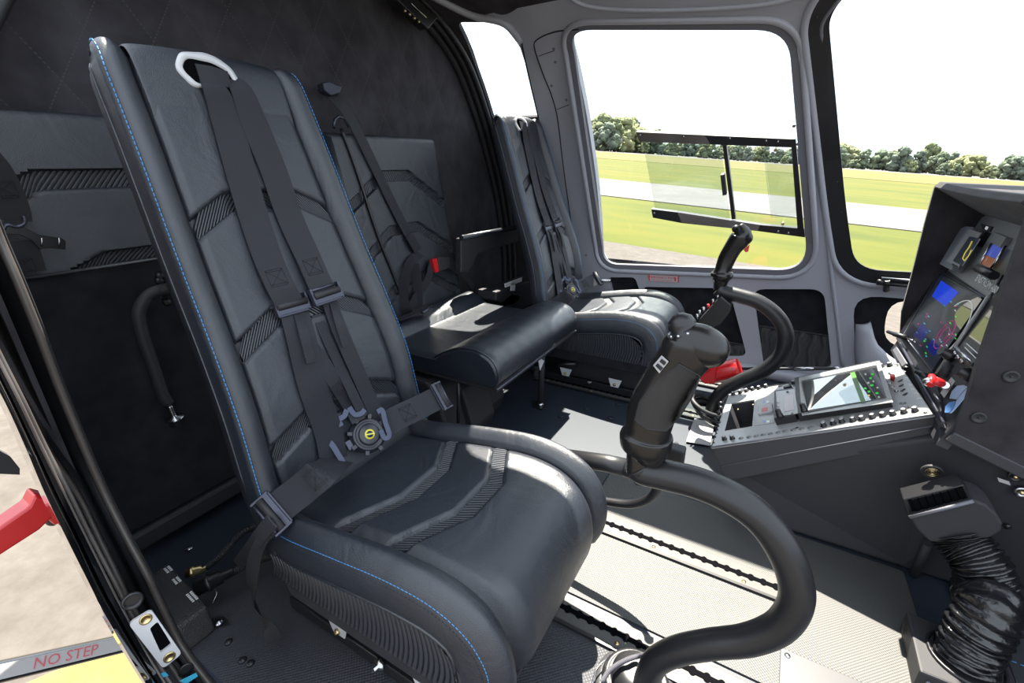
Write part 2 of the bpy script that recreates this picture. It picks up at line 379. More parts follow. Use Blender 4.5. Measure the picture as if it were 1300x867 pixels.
# mats on the floor
fm = tag(fl('floor_mat', [(-.02 - .32, .712), (.395, .712), (.374, .869), (.385, .90), (.375, 1.154), (-.34, 1.17)], FLR, .002, .004), 'grey textured floor mat lying in front of the console', 'floor mat')
tag(fl('floor_mat', [(-1.0, .21), (.42, .21), (.42, .632), (-1.0, .632)], FLR2, .002, .004), 'dark dimpled floor mat under the near pilot seat', 'floor mat')
tag(fl('floor_mat', [(-.345, .712), (-.345, 1.17), (-1.1, 1.17), (-1.1, .712)], FLR2, .002, .004), 'dark dimpled floor mat strip running back between the two front seats', 'floor mat')
ap = thing('access_plate', (.18, .7, .004), 'brushed dark metal access plate screwed to the floor mat by the near stick', 'access plate')
q = [PZ(990, 820, .005), PZ(1085, 858, .005), PZ(1120, 900, .005), PZ(990, 900, .005)]
a0 = PZ(991, 821, .005)
q = [a0, a0 + V((.19, 0, 0)), a0 + V((.19, -.10, 0)), a0 + V((0, -.10, 0))]
B().prism(q, (0, 0, -.004)).build('plate', ALU, ap, bevel=.0015)
for dx in (.012, .178): B().lathe([(.0001, .002), (.005, .0015), (.0055, 0)], a0 + V((dx, -.013, 0)), (0, 0, 1), 12).build('screw', STEEL, ap)
# seat tracks with scalloped slot
def track(y, x0, x1, lab):
    t = thing('seat_track', ((x0 + x1) / 2, y, 0), lab, 'seat rail')
    pts = []; p = .0255; n = int((x1 - x0) / p)
    up = []; dn = []
    for i in range(n * 8 + 1):
        x = x0 + i * p / 8; h = .0055 + .0045 * max(0, math.cos(2 * pi * i / 8)); up.append((x, y + h)); dn.append((x, y - h))
    B().box(((x0 + x1) / 2, y, .003), (x1 - x0, .058, .006)).build('rail_bed', RAILM, t, bevel=.001)
    B().prism([V((a, b, .0062)) for a, b in up] + [V((a, b, .0062)) for a, b in reversed(dn)], (0, 0, .0012)).build('lock_slot', HOLE, t)
    B().box(((x0 + x1) / 2, y - .034, .0045), (x1 - x0, .007, .007)).build('edge_strip', BLK, t)
    for i in range(2, n, 8): B().lathe([(.0001, .0015), (.0045, .001), (.005, 0)], (x0 + (i + .5) * p, y - .02, .006), (0, 0, 1), 10).build('screw', BRASS, t)
track(.953, -.62, .16, 'scalloped metal seat rail nearest the console')
track(.668, -.62, .30, 'scalloped metal seat rail beside the near stick')
track(1.668, -.86, -.10, 'metal seat rail along the inner side of the far seat')
track(1.97, -.86, -.10, 'metal seat rail along the window side of the far seat')
for u, v, n in ((290, 815, 0), (308, 838, 0), (318, 842, 0), (745, 518, 1), (775, 530, 1), (785, 513, 1), (712, 528, 1)):
    z = PZ(u, v, .002); B().lathe([(.0001, .003), (.006, .0025), (.008, 0)] if n == 0 else [(.0001, .0012), (.011, .001), (.012, 0)], z, (0, 0, 1), 14)
    o = B().lathe([(.0001, .004), (.006, .003), (.008, 0)] if n == 0 else [(.0001, .0012), (.011, .001), (.012, 0)], z, (0, 0, 1), 14).build('floor_button', BLK if n == 0 else FLRF)
    tag(o, 'black floor screw beside the connector box' if n == 0 else 'round flush plug in the floor in front of the far seat', 'floor plug', 'screws by the connector box' if n == 0 else 'flush plugs in the rear floor')
# ================================================================== cabin skins
def sy(y):
    """arc length on the section for a roof y (right side)"""
    lo, hi = 0.9, STOP
    for _ in range(40):
        m_ = (lo + hi) / 2
        if secp(m_).x > y: lo = m_
        else: hi = m_
    return lo
def ws(l): return [V((p.x, p.y)) for p in PWs(l)]
W1 = rpoly(ws([(717, 37), (1001, 37), (1027, 345), (764, 336)]), [.10, .09, .12, .09], 8)
# front window: left edge from the photograph, carried on forwards
e0, e1, e2 = ws([(1044, 22), (1066, 250), (1080, 345)])
W2 = rpoly([V((e0.x + .045, e0.y + .09)), V((e0.x, e0.y)), V((e1.x, e1.y)), V((e2.x, e2.y)), V((.80, e2.y + .02)), V((.72, e0.y - .1)), V((.40, e0.y + .03))], [.05, .05, 0.2, .10, .1, .1, .1], 8)
WR = rpoly(ws([(579, 32), (645, 32), (666, 85), (682, 150), (624, 152), (604, 92)]), [.03, .06, .01, .01, .01, .01], 4)
split_px = [(556, -8), (600, 10), (640, 30), (661, 62), (672, 100), (684, 150), (700, 220), (715, 300), (728, 380)]
sp = ws(split_px)
P0 = rpoly(ws([(772, 352), (806, 352), (815, 377), (778, 377)]), .02, 4)
P1 = rpoly(ws([(815, 364), (925, 366), (948, 452), (826, 452)]), [.03, .06, .03, .03], 5)
P2 = rpoly(ws([(955, 367), (1046, 367), (1056, 466), (970, 466)]), [.05, .05, .02, .02], 5)
P3 = rpoly(ws([(1084, 375), (1160, 372), (1160, 500), (1090, 440)]), [.08, .05, .02, .02], 5)
P3 = rpoly([P_ for P_ in (ws([(1083, 374)])[0], V((.62, ws([(1083, 374)])[0].y + .01)), V((.62, ws([(1090, 445)])[0].y - .05)), V((ws([(1090, 445)])[0].x, ws([(1090, 445)])[0].y - .05)))], [.09, .05, .04, .03], 5)
STP = 1.625
outer = [V((p.x, p.y)) for p in reversed(sp)]           # bottom -> top along the split line
outer = [V((outer[0].x + .02, -.02))] + outer[:-1] + [V((-1.14, STP)), V((.30, STP)), V((.85, e0.y - .1)), V((1.05, .75)), V((1.05, -.02))]
wr = skin('wall_right', outer, [W1, W2, P0, P1, P2, P3], GREY, .035); tag(wr, kind='structure')
rr = [V((sp[-1].x + .02, -.02))] + [V((p.x + .012, p.y)) for p in reversed(sp)][:-1] + [V((-1.10, STP)), V((-1.42, STP)), V((-1.42, -.02))]
wr2 = skin('wall_right_rear', rr, [WR], SUE, .02, -.012); tag(wr2, kind='structure')
# lining behind the map pockets
b = skin('trim_13', [V((-.90, .03)), V((.28, .03)), V((.28, .47)), V((-.90, .47))], [], SUEP, .006, -.030); tag(b, kind='structure')
chin = rpoly([V((ws([(1125, 400)])[0].x, ws([(1150, 385)])[0].y)), V((.58, ws([(1150, 385)])[0].y)), V((.58, ws([(1150, 440)])[0].y - .02)), V((ws([(1128, 420)])[0].x, ws([(1150, 440)])[0].y - .01))], [.08, .05, .05, .07], 5)
b = skin('trim_14', [V((.275, -.02)), V((.98, -.02)), V((.98, .47)), V((.275, .47))], [chin], SUEP, .006, -.04); tag(b, kind='structure')
# gathered cloth of the map pocket
CLOTH = mat('pocket_cloth', (.035, .034, .038), .75, sheen=.2)
def pocket(a, lab):
    (x0, s1), (x1, s0) = a; P = []; n = 90
    for i in range(n + 1):
        x = x0 + (x1 - x0) * i / n; row = []
        for j in range(13):
            t = j / 12; s = s0 + (s1 - s0) * t
            wv = (.007 * math.sin(i * .52) + .004 * math.sin(i * 1.13 + 1) + .002 * math.sin(i * 2.3)) * (.35 + .65 * t) + .006 * math.sin(pi * t)
            if j == 12: wv = .003 * math.sin(i * 1.6)
            row.append(W3(x + .006 * math.sin(j * .8 + i * .2), s, -.014 + wv))
        P.append(row)
    t = thing('map_pocket', P[n // 2][0], lab, 'pocket')
    B().grid(P).build('gathered_cloth', CLOTH, t)
    B().tube([r[12] for r in P], .004, 8).build('elastic_hem', BLKM, t)
p2a = PW(955, 412); p2b = PW(1056, 466)
pocket(((p2a.x, p2a.y - .005), (p2b.x + .02, p2b.y - .03)), 'gathered black cloth map pocket in the grey door below the window')
p1a = PW(800, 415); pocket(((p1a.x, p1a.y), (PW(945, 452).x, PW(945, 452).y - .03)), 'gathered black map pocket beside the far seat cushion')
# window beads, seals
def bead(loop, off, r, name, m, grow=0.0, closed=True, parent=None, n=8):
    c = V((sum(p.x for p in loop) / len(loop), sum(p.y for p in loop) / len(loop))); pts = []
    N = len(loop)
    for i in range(N):
        a, b_, d = loop[i - 1], loop[i], loop[(i + 1) % N]; t = (d - a)
        if t.length < 1e-6: continue
        nn = V((t.y, -t.x)).normalized()
        if nn.dot(b_ - c) < 0: nn = -nn
        q_ = b_ + nn * grow; pts.append(W3(q_.x, q_.y, off))
    return B().tube(pts, r, n, closed=closed).build(name, m, parent)
tag(bead(W1, .001, .011, 'window_1_frame', GREY, .030), kind='structure')
tag(bead(W1, -.012, .010, 'trim_1', GRID, .004), kind='structure')
tag(bead(W2, .002, .012, 'window_2_frame', GREY, .05), kind='structure')
# black retaining strip round the front window
def ring(loop, g0, g1, off, name, m, th=.006):
    c = V((sum(p.x for p in loop) / len(loop), sum(p.y for p in loop) / len(loop))); inn = []; out = []
    N = len(loop)
    for i in range(N):
        t = (loop[(i + 1) % N] - loop[i - 1]); nn = V((t.y, -t.x)).normalized()
        if nn.dot(loop[i] - c) < 0: nn = -nn
        inn.append(loop[i] + nn * g0); out.append(loop[i] + nn * g1)
    P = [[W3(a.x, a.y, off), W3(a.x, a.y, off + th), W3(b_.x, b_.y, off + th), W3(b_.x, b_.y, off)] for a, b_ in zip(inn, out)]
    return B().grid(P, cu=True, cv=True, smooth=False).build(name, m)
tag(ring(W2, -.014, .040, .001, 'trim_2', BLK), kind='structure')
tag(ring(W1, -.004, .024, -.004, 'trim_3', GRID, .005), kind='structure')
for i, (u, v) in enumerate([(1037, 20), (1041, 60), (1046, 100), (1054, 148), (1059, 190), (1063, 230), (1068, 268)]):
    p = PW(u, v); o = B().ball(W3(p.x, p.y, .007), .0035, 5).build('rivet', BLK); tag(o, 'small black rivet on the strip round the front side window', 'rivet', 'rivets on the black window strip')
for u, v in ((703, 62), (705, 79), (700, 109), (719, 127), (744, 324), (1013, 183), (1018, 218), (1021, 256), (897, 35), (1008, 160)):
    p = PW(u, v); o = B().lathe([(.0001, .002), (.005, .0015), (.006, 0)], W3(p.x, p.y, .0), W3(p.x, p.y, .1) - W3(p.x, p.y, 0), 10).build('rivet', GRID); tag(o, 'small screw in the grey frame round the door window', 'screw', 'screws of the door window frame')
# door gap line and small cover seams
def line(px, r, name, m, off=.002):
    pts = [W3(*PW(u, v), off) for u, v in px]; pts = catv(pts, 6); return B().tube(pts, r, 6).build(name, m)
tag(line([(735, 37), (705, 40), (682, 50), (679, 62), (690, 95), (700, 120), (708, 150), (714, 200), (722, 260), (735, 345)], .0022, 'trim_4', SEAM), kind='structure')
tag(line([(684, 71), (704, 64)], .0012, 'trim_5', SEAM, .001), kind='structure')
tag(line([(707, 139), (722, 133)], .0012, 'trim_5', SEAM, .001), kind='structure')
tag(line([(540, -12), (566, 2), (600, 18), (640, 28), (662, 52)], .014, 'trim_6', GREY, .004), kind='structure')
tag(line([(662, 52), (670, 90), (684, 150)], .003, 'trim_7', SEAM, .003), kind='structure')
tag(line([(720, -8), (740, 5), (780, 11), (860, 12), (960, 6), (1020, -6)], .007, 'trim_8', GREY, .003), kind='structure')
# dark overhead recess cushion beyond the beam
rc = ws([(585, -40), (663, -40), (661, 5), (640, 17), (600, 2)])
tag(skin('trim_9', rpoly(rc, .03, 4), [], SUE, .01, .012), kind='structure')
tag(line([(1068, -6), (1044, 30), (1046, 60)], .006, 'trim_10', GRID, .004), kind='structure')
# grey posts of the door frame (between the two windows) : raised rib
tag(line([(1015, 60), (1036, 200), (1050, 300), (1062, 400), (1070, 466)], .008, 'trim_11', GREY, .0), kind='structure')
# small black catch plate on the window strip
cp = PW(1047, 128); c3 = W3(cp.x, cp.y, .012); ct = thing('catch_plate', c3, 'small black catch plate on the strip beside the front window', 'catch plate')
pl = [W3(*PW(u, v), .008) for u, v in ((1038, 113), (1052, 109), (1057, 142), (1043, 146))]
B().prism(pl, W3(cp.x, cp.y, .016) - W3(cp.x, cp.y, .010)).build('plate', BLK, ct, bevel=.001)
B().ball(W3(cp.x, cp.y, .015), .005, 6).build('knob', GRID, ct)
# panes
def pane(name, loop, off, m): o = skin(name, loop, [], m, .004, off, step=.12); return tag(o, kind='structure')
pane('window_1', W1, -.02, GL); pane('window_2', W2, -.02, GL); pane('window_3', WR, -.02, GL)
# left wall behind the door post, roof
tag(B().prism([V((-.875, .160, -.02)), V((-1.40, .232, -.02)), V((-1.40, .227, -.02)), V((-.875, .154, -.02))], (0, 0, 1.22)).build('wall_left', SUE), kind='structure')
def rooffn(x, y, o):     # y across, both sides of the section
    mir = y < 1.17; yy = 2.34 - y if mir else y; s = sy(max(yy, 1.171)); return W3(x, s, o, mir)
RBy = rpoly([V((-.74, 1.20)), V((.17, 1.20)), V((.17, secp(STP).x - .012)), V((-.74, secp(STP).x - .012))], [.16, .05, .05, .12], 6)
YR = secp(STP).x
roof = skin('ceiling', [V((-1.42, .55)), V((.24, .55)), V((.24, YR)), V((-1.42, YR))], [RBy], SUE, .03, .0, fn=rooffn, step=.06); tag(roof, kind='structure')
for i, l in ((4, RBy),): tag(skin('window_%d' % i, l, [], GLR, .004, -.012, fn=rooffn, step=.1), kind='structure')
# rear bulkhead with quilted lining
QU = mat('quilted_suede', (.046, .043, .050), .95, spec=.12, var=.3, sheen=.15, scale=12)
nt = QU.node_tree; bs = nt.nodes['Principled BSDF']; tc = nt.nodes.new('ShaderNodeTexCoord'); sep = nt.nodes.new('ShaderNodeSeparateXYZ'); nt.links.new(tc.outputs['Object'], sep.inputs[0])
def mth(op, a, b=None, c=None):
    n = nt.nodes.new('ShaderNodeMath'); n.operation = op
    for i, q_ in enumerate((a, b, c)):
        if q_ is None: continue
        if isinstance(q_, (int, float)): n.inputs[i].default_value = q_
        else: nt.links.new(q_, n.inputs[i])
    return n.outputs[0]
lines = []
for ky, kz in ((1, .62), (-1, .62)):
    u_ = mth('ADD', mth('MULTIPLY', sep.outputs[1], ky * 7.5), mth('MULTIPLY', sep.outputs[2], kz * 7.5))
    f_ = mth('ABSOLUTE', mth('SUBTRACT', mth('FRACT', u_), .5)); lines.append(mth('LESS_THAN', f_, .012))
    v_ = mth('ABSOLUTE', mth('SUBTRACT', mth('FRACT', u_), .5)); lines.append(v_)
dash = mth('GREATER_THAN', mth('FRACT', mth('MULTIPLY', sep.outputs[2], 130)), .45)
st = mth('MULTIPLY', mth('MAXIMUM', lines[0], lines[2]), dash)
mx = nt.nodes.new('ShaderNodeMix'); mx.data_type = 'RGBA'; nt.links.new(st, mx.inputs[0]); old = bs.inputs['Base Color'].links[0].from_socket; nt.links.new(old, mx.inputs[6]); mx.inputs[7].default_value = (.07, .066, .07, 1); nt.links.new(mx.outputs[2], bs.inputs['Base Color'])
bp = nt.nodes.new('ShaderNodeBump'); bp.inputs['Distance'].default_value = .004; nt.links.new(mth('MULTIPLY', mth('MINIMUM', lines[1], lines[3]), 3), bp.inputs['Height']); nt.links.new(bp.outputs[0], bs.inputs['Normal'])
halfr = [secp(STOP * i / 60) for i in range(61)]; loop = [V((p.x, p.y)) for p in halfr] + [V((max(2.34 - p.x, .236 + .0003 * i), p.y)) for i, p in enumerate(reversed(halfr))][1:]
tag(skin('wall_back', loop, [], QU, .02, 0, fn=lambda y, z, o: V((-1.38 + o, y, z))), kind='structure')
# arched rib in front of the bulkhead, with two grooves
for dx, rr_, o_ in ((.0, .016, .012), (.035, .012, .008), (.065, .010, .006)):
    pts = [V((-1.365 + dx, p.x, p.y)) for p in [secp(STOP * i / 50, o_) for i in range(2, 51)]]; pts += [V((p.x, 2.34 - p.y, p.z)) for p in reversed(pts[:-1])][0:32]
    tag(B().tube(pts, rr_, 10).build('trim_12', BLKM), kind='structure')
# windshield and nose
NG = glass('windshield', (.96, .97, .98), .03)
P = []
for i in range(13):
    a = i / 12; row = []
    for j in range(25):
        s = -STOP + 2 * STOP * j / 24; mir = s < 0; ss = STOP - abs(s) ; q_ = secp(max(ss, 0)); k = math.cos(a * pi / 2) ** .8 if a < 1 else 0
        y = 1.17 + (q_.x - 1.17) * k * (1 if not mir else -1); z = .55 + (q_.y - .55) * k
        row.append(V((.24 + .95 * math.sin(a * pi / 2), y, z)))
    P.append(row)
P2_ = [[r[j] for j in range(9, 16)] for r in P]
tag(B().grid(P2_).build('window_6', NG, fix=False), kind='structure')
tag(B().prism([V((.95, .17, -.02)), V((1.0, .17, -.02)), V((1.0, 2.2, -.02)), V((.95, 2.2, -.02))], (0, 0, .45)).build('wall_front', SUEP), kind='structure')
# ---- sliding vent in the door window
def PWo(u, v, o): return W3(*PW(u, v), o)
vt = thing('sliding_vent_window', PWo(900, 230, -.01), 'clear sliding vent window with black rails in the door window', 'vent window')
def strip(px, name, m, o0=-.016, o1=.004, par=None):
    a = [PWo(u, v, o0) for u, v in px]; b_ = [PWo(u, v, o1) for u, v in px]; n = len(a); mb = B()
    mb.add(a + b_, [tuple(range(n)), tuple(reversed(range(n, 2 * n)))] + [(i, (i + 1) % n, n + (i + 1) % n, n + i) for i in range(n)], False); return mb.build(name, m, par or vt, bevel=.001)
TRA = mat('reflective_rail', (.12, .10, .09), .15, spec=.8, coat=1)
strip([(808, 167), (895, 171), (902, 183), (812, 179.5)], 'rail_end', TRA)
strip([(895, 171), (1010, 176.5), (1010, 187), (902, 183)], 'rail', BLK)
strip([(827, 265), (860, 269), (866, 283), (829, 276)], 'rail', BLK)
strip([(860, 269), (965, 285), (962, 293), (866, 283)], 'rail_end', TRA)
strip([(965, 285), (1021, 290), (1022, 301), (962, 293)], 'rail', BLK)
strip([(1004, 176), (1010, 176), (1021, 298), (1013, 298)], 'rail', BLK)
strip([(917.5, 184), (922.5, 184), (934, 278), (929, 278)], 'divider_bar', BLK)
strip([(915, 221), (920, 220), (923, 246), (918, 247)], 'finger_pull', BLKM, -.01, .012)
strip([(815, 180), (915, 184), (927, 282), (832, 270)], 'sliding_pane', GLV, -.008, -.004)
strip([(922, 184), (1006, 188), (1014, 288), (933, 280)], 'fixed_pane', GL, -.012, -.009)
scoop = strip([(968, 192), (1004, 195), (1012, 276), (978, 278)], 'air_scoop', GLV, -.05, -.012)
for u, v in ((985, 189), (994, 283)):
    o = PWo(u, v, .0); B().lathe([(.004, -.01), (.004, .008), (.006, .009), (.006, .013)], o, PWo(u, v, .1) - o, 10).build('scoop_bolt', BRASS, vt)
for u, v in ((813, 171), (868, 173), (927, 175), (973, 178), (988, 179), (831, 270), (988, 293), (1001, 295)):
    o = PWo(u, v, .004); B().lathe([(.004, 0), (.004, .002), (.002, .003)], o, PWo(u, v, .1) - o, 10).build('screw', STEEL, vt)
# EMERGENCY EXIT placard
lb = [PWo(u, v, .003) for u, v in ((824, 348), (862, 350), (862, 358.5), (824, 356.5))]
et = thing('exit_placard', lb[0], 'small red and white emergency exit placard below the door window', 'placard')
nr = (lb[1] - lb[0]).cross(lb[3] - lb[0]).normalized()
if nr.y > 0: nr = -nr
ex = (lb[1] - lb[0]); ey = (lb[0] - lb[3]); REDP = mat('red_print', (.6, .03, .04), .5)
B().prism(lb, nr * .0008).build('placard_back', REDP, et)
c = (lb[0] + lb[1] + lb[2] + lb[3]) / 4
il = [c + (p - c) * .93 for p in lb]; il = [p + nr * .001 for p in il]; B().prism(il, nr * .0004).build('placard_face', LBL, et)
txt('EMERGENCY EXIT', c + ex * -.08 + ey * .12 + nr * .0018, ex, ey, ex.length * .115, REDP, 'lettering', et)
B().prism([c + ex * a + ey * b_ + nr * .0014 for a, b_ in ((-.42, -.22), (.28, -.22), (.28, -.28), (-.42, -.28))], nr * .0004).build('small_print', REDP, et)
B().prism([c + ex * a + ey * b_ + nr * .0014 for a, b_ in ((.36, .25), (.41, .25), (.41, -.3), (.36, -.3))], nr * .0004).build('arrow_mark', REDP, et)
dh = thing('window_lever', PWo(760, 354, .03), 'small bright door lever behind the far seat cushion below the window', 'door handle')
B().tube([PWo(750, 353, .04), PWo(779, 354, .04)], .008, 10).build('lever', STEEL, dh); B().tube([PWo(762, 354, .04), PWo(764, 360, .0)], .010, 10).build('pivot', BLKM, dh)
# interior door handle tube below the front window, black clamp
hp = thing('door_bar', PWo(1130, 354, .02), 'polished bar with black clamp below the front side window', 'door bar')
a = PWo(1118, 350, .025); b_ = PWo(1118, 350, .025) + V((.30, 0, .0)); B().tube([a, b_], .005, 10).build('bar', STEEL, hp)
a = PWo(1112, 356, .03); B().tube([a, a + V((.30, 0, 0))], .007, 10).build('lower_bar', BLK, hp)
B().tube([PWo(1112, 354, .03), PWo(1120, 355, .03)], .009, 10).build('clamp', BLK, hp)
B().tube([PWo(1125, 352, .03), PWo(1124, 367, .02)], .010, 10).build('clamp_foot', BLK, hp)
# moulded grey foot trough at the base of the front post
ft = []
fa = [(1086, 413), (1084, 440), (1086, 470), (1094, 500)]; fb = [(1106, 410), (1112, 435), (1130, 452), (1160, 470)]
P = []
for k in range(9):
    t = k / 8; i = min(int(t * 3), 2); f_ = t * 3 - i
    ua = fa[i][0] * (1 - f_) + fa[i + 1][0] * f_; va = fa[i][1] * (1 - f_) + fa[i + 1][1] * f_; ub = fb[i][0] * (1 - f_) + fb[i + 1][0] * f_; vb = fb[i][1] * (1 - f_) + fb[i + 1][1] * f_
    row = []
    for j in range(9):
        q_ = j / 8; row.append(PWo(ua + (ub - ua) * q_, min(va + (vb - va) * q_, 480), -.005 + .03 * math.sin(pi * q_) ** .5 + .035 * t))
    P.append(row)
mb = B(); mb.grid(P); mb.grid([P[0], [p + V((0, .03, 0)) for p in P[0]]]); o = mb.build('foot_moulding', GREY); sm = o.modifiers.new('s', 'SOLIDIFY'); sm.thickness = .006
tag(o, 'grey moulded channel at the foot of the front door post', 'moulding')
# lower grey door sill roll along the floor
tag(B().tube([V((-.95, 2.165, .02)), V((.9, 2.165, .02))], .028, 12).build('baseboard_right', GREY), kind='structure')
# overhead spotlight bar with four small lamps at the arch
sx = -1.30
sb = [PX(u, v, sx) for u, v in ((497, -2), (517, -8), (553, 22), (540, 38))]
lt = thing('reading_light', sb[0], 'black light bar with four small bulbs on the arched rib', 'light')
nr = V((1, 0, 0)); B().prism([p - V((.03, 0, 0)) for p in sb], V((.045, 0, 0))).build('housing', BLK, lt, bevel=.004)
for u, v in ((514, 13.5), (520, 18), (526, 23), (531.5, 27.5)):
    p = PX(u, v, sx + .018); B().ball(p, .0055, 6).build('bulb', BRASS, lt)
B().tube([PX(u, v, sx + .02) for u, v in ((522, 4), (530, 12), (541, 22))], .002, 6).build('wire', STEEL, lt)
# ================================================================== pilot seats
YC = .5375
def lerp(a, b, t): return a + (b - a) * t
def interp(tab, s):
    if s <= tab[0][0]: return tab[0][1:]
    for a, b in zip(tab, tab[1:]):
        if s <= b[0]:
            t = (s - a[0]) / (b[0] - a[0]); return tuple(lerp(x, y, t) for x, y in zip(a[1:], b[1:]))
    return tab[-1][1:]
def sstep(x, a, b):
    t = max(0, min(1, (x - a) / (b - a))); return t * t * (3 - 2 * t)
# spine of the backrest: x, z, half width, thickness
BS = [(-.700, .235, .212, .05), (-.690, .30, .212, .06), (-.712, .37, .210, .06), (-.733, .50, .205, .06), (-.775, .63, .197, .06), (-.820, .75, .190, .06), (-.880, .93, .180, .06), (-.918, 1.035, .175, .055), (-.930, 1.062, .172, .035), (-.942, 1.075, .170, .022), (-.957, 1.078, .167, .016), (-.970, 1.068, .163, .012), (-.974, 1.05, .16, .010)]
def curve_frames(tab, n, s0z):
    pts = cat([t for t in tab], n); out = []; L = [0]
    for a, b in zip(pts, pts[1:]): L.append(L[-1] + math.hypot(b[0] - a[0], b[1] - a[1]))
    for i, p in enumerate(pts):
        a = pts[max(i - 1, 0)]; b = pts[min(i + 1, len(pts) - 1)]; tx, tz = b[0] - a[0], b[1] - a[1]; l = math.hypot(tx, tz); tx /= l; tz /= l
        out.append([L[i], p[0], p[1], tx, tz] + list(p[2:]))
    # shift arc length so that s = 0 where z (or x) crosses s0z
    return out
FB = curve_frames(BS, 26, .42)
sz = next(f[0] for f in FB if f[2] >= .42)
for f in FB: f[0] -= sz
def frame_at(F, s):
    if s <= F[0][0]: return F[0]
    lo, hi = 0, len(F) - 1
    while hi - lo > 1:
        m_ = (lo + hi) // 2
        if F[m_][0] <= s: lo = m_
        else: hi = m_
    a, b = F[lo], F[hi]; t = (s - a[0]) / (b[0] - a[0] + 1e-9); return [lerp(x, y, min(1, t)) for x, y in zip(a, b)]
def backP(s, t, h):
    f = frame_at(FB, s); return V((f[1] + f[4] * h, YC + t, f[2] - f[3] * h))
BW = .046
def bandc_back(s, t, B_):
    s0, ft, k, w_ = B_; c = s0 - max(0, abs(t) - ft) * k; return s - c        # distance from the band's top edge (negative = below)
BANDS_B = [(.463, .068, .56, .036), (.249, .068, .50, .036), (.043, .080, .42, .034)]
def rib(t, p): return .0045 * max(0, math.cos(2 * pi * t / p)) ** 2
def panel_h(s, t, hw):
    """height of the central panel"""
    ti = hw - BW; e = 1 - abs(t) / ti; h = -.012 + .006 * sstep(e, 0, .12)
    for B_ in BANDS_B:
        d = bandc_back(s, t, B_)
        if d < 0 and d > -B_[3]: h -= .017 * sstep(-d, 0, .003) * sstep(d + B_[3], 0, .003)
        else:
            dd = d if d >= 0 else -B_[3] - d
            h += -.0035 * (1 - sstep(dd, 0, .007))
    return h
def roll(u, a0=0.0, hgt=.014):        # bolster cross-section, u 0 (outer, stitch) .. 1 (seam)
    return -.004 + hgt * math.sin(pi * min(1, u * 1.02)) ** .7 if 0 < u < 1 else -.004
def cross(hw, thk, s, fn, npan=120, zed=1.0):
    L = []
    L += [(-hw + .008, -thk), (-hw - .001, -thk + .006 * zed), (-hw - .003, -thk * .6), (-hw - .002, -.018 * zed), (-hw, -.006 * zed)]
    nb = 12
    for k in range(nb + 1):
        u = k / nb; L.append((-hw + BW * u, (-.004 + .016 * math.sin(pi * u) ** .75 - .010 * u * u) * zed))
    L.append((-hw + BW + .0012, -.019 * zed)); L.append((-hw + BW + .003, -.017 * zed))
    for k in range(npan + 1):
        t = (-1 + 2 * k / npan) * (hw - BW - .004); L.append((t, fn(s, t, hw) * zed))
    R_ = [(-t, h) for t, h in reversed(L[:len(L) - npan - 1])]
    return L + R_
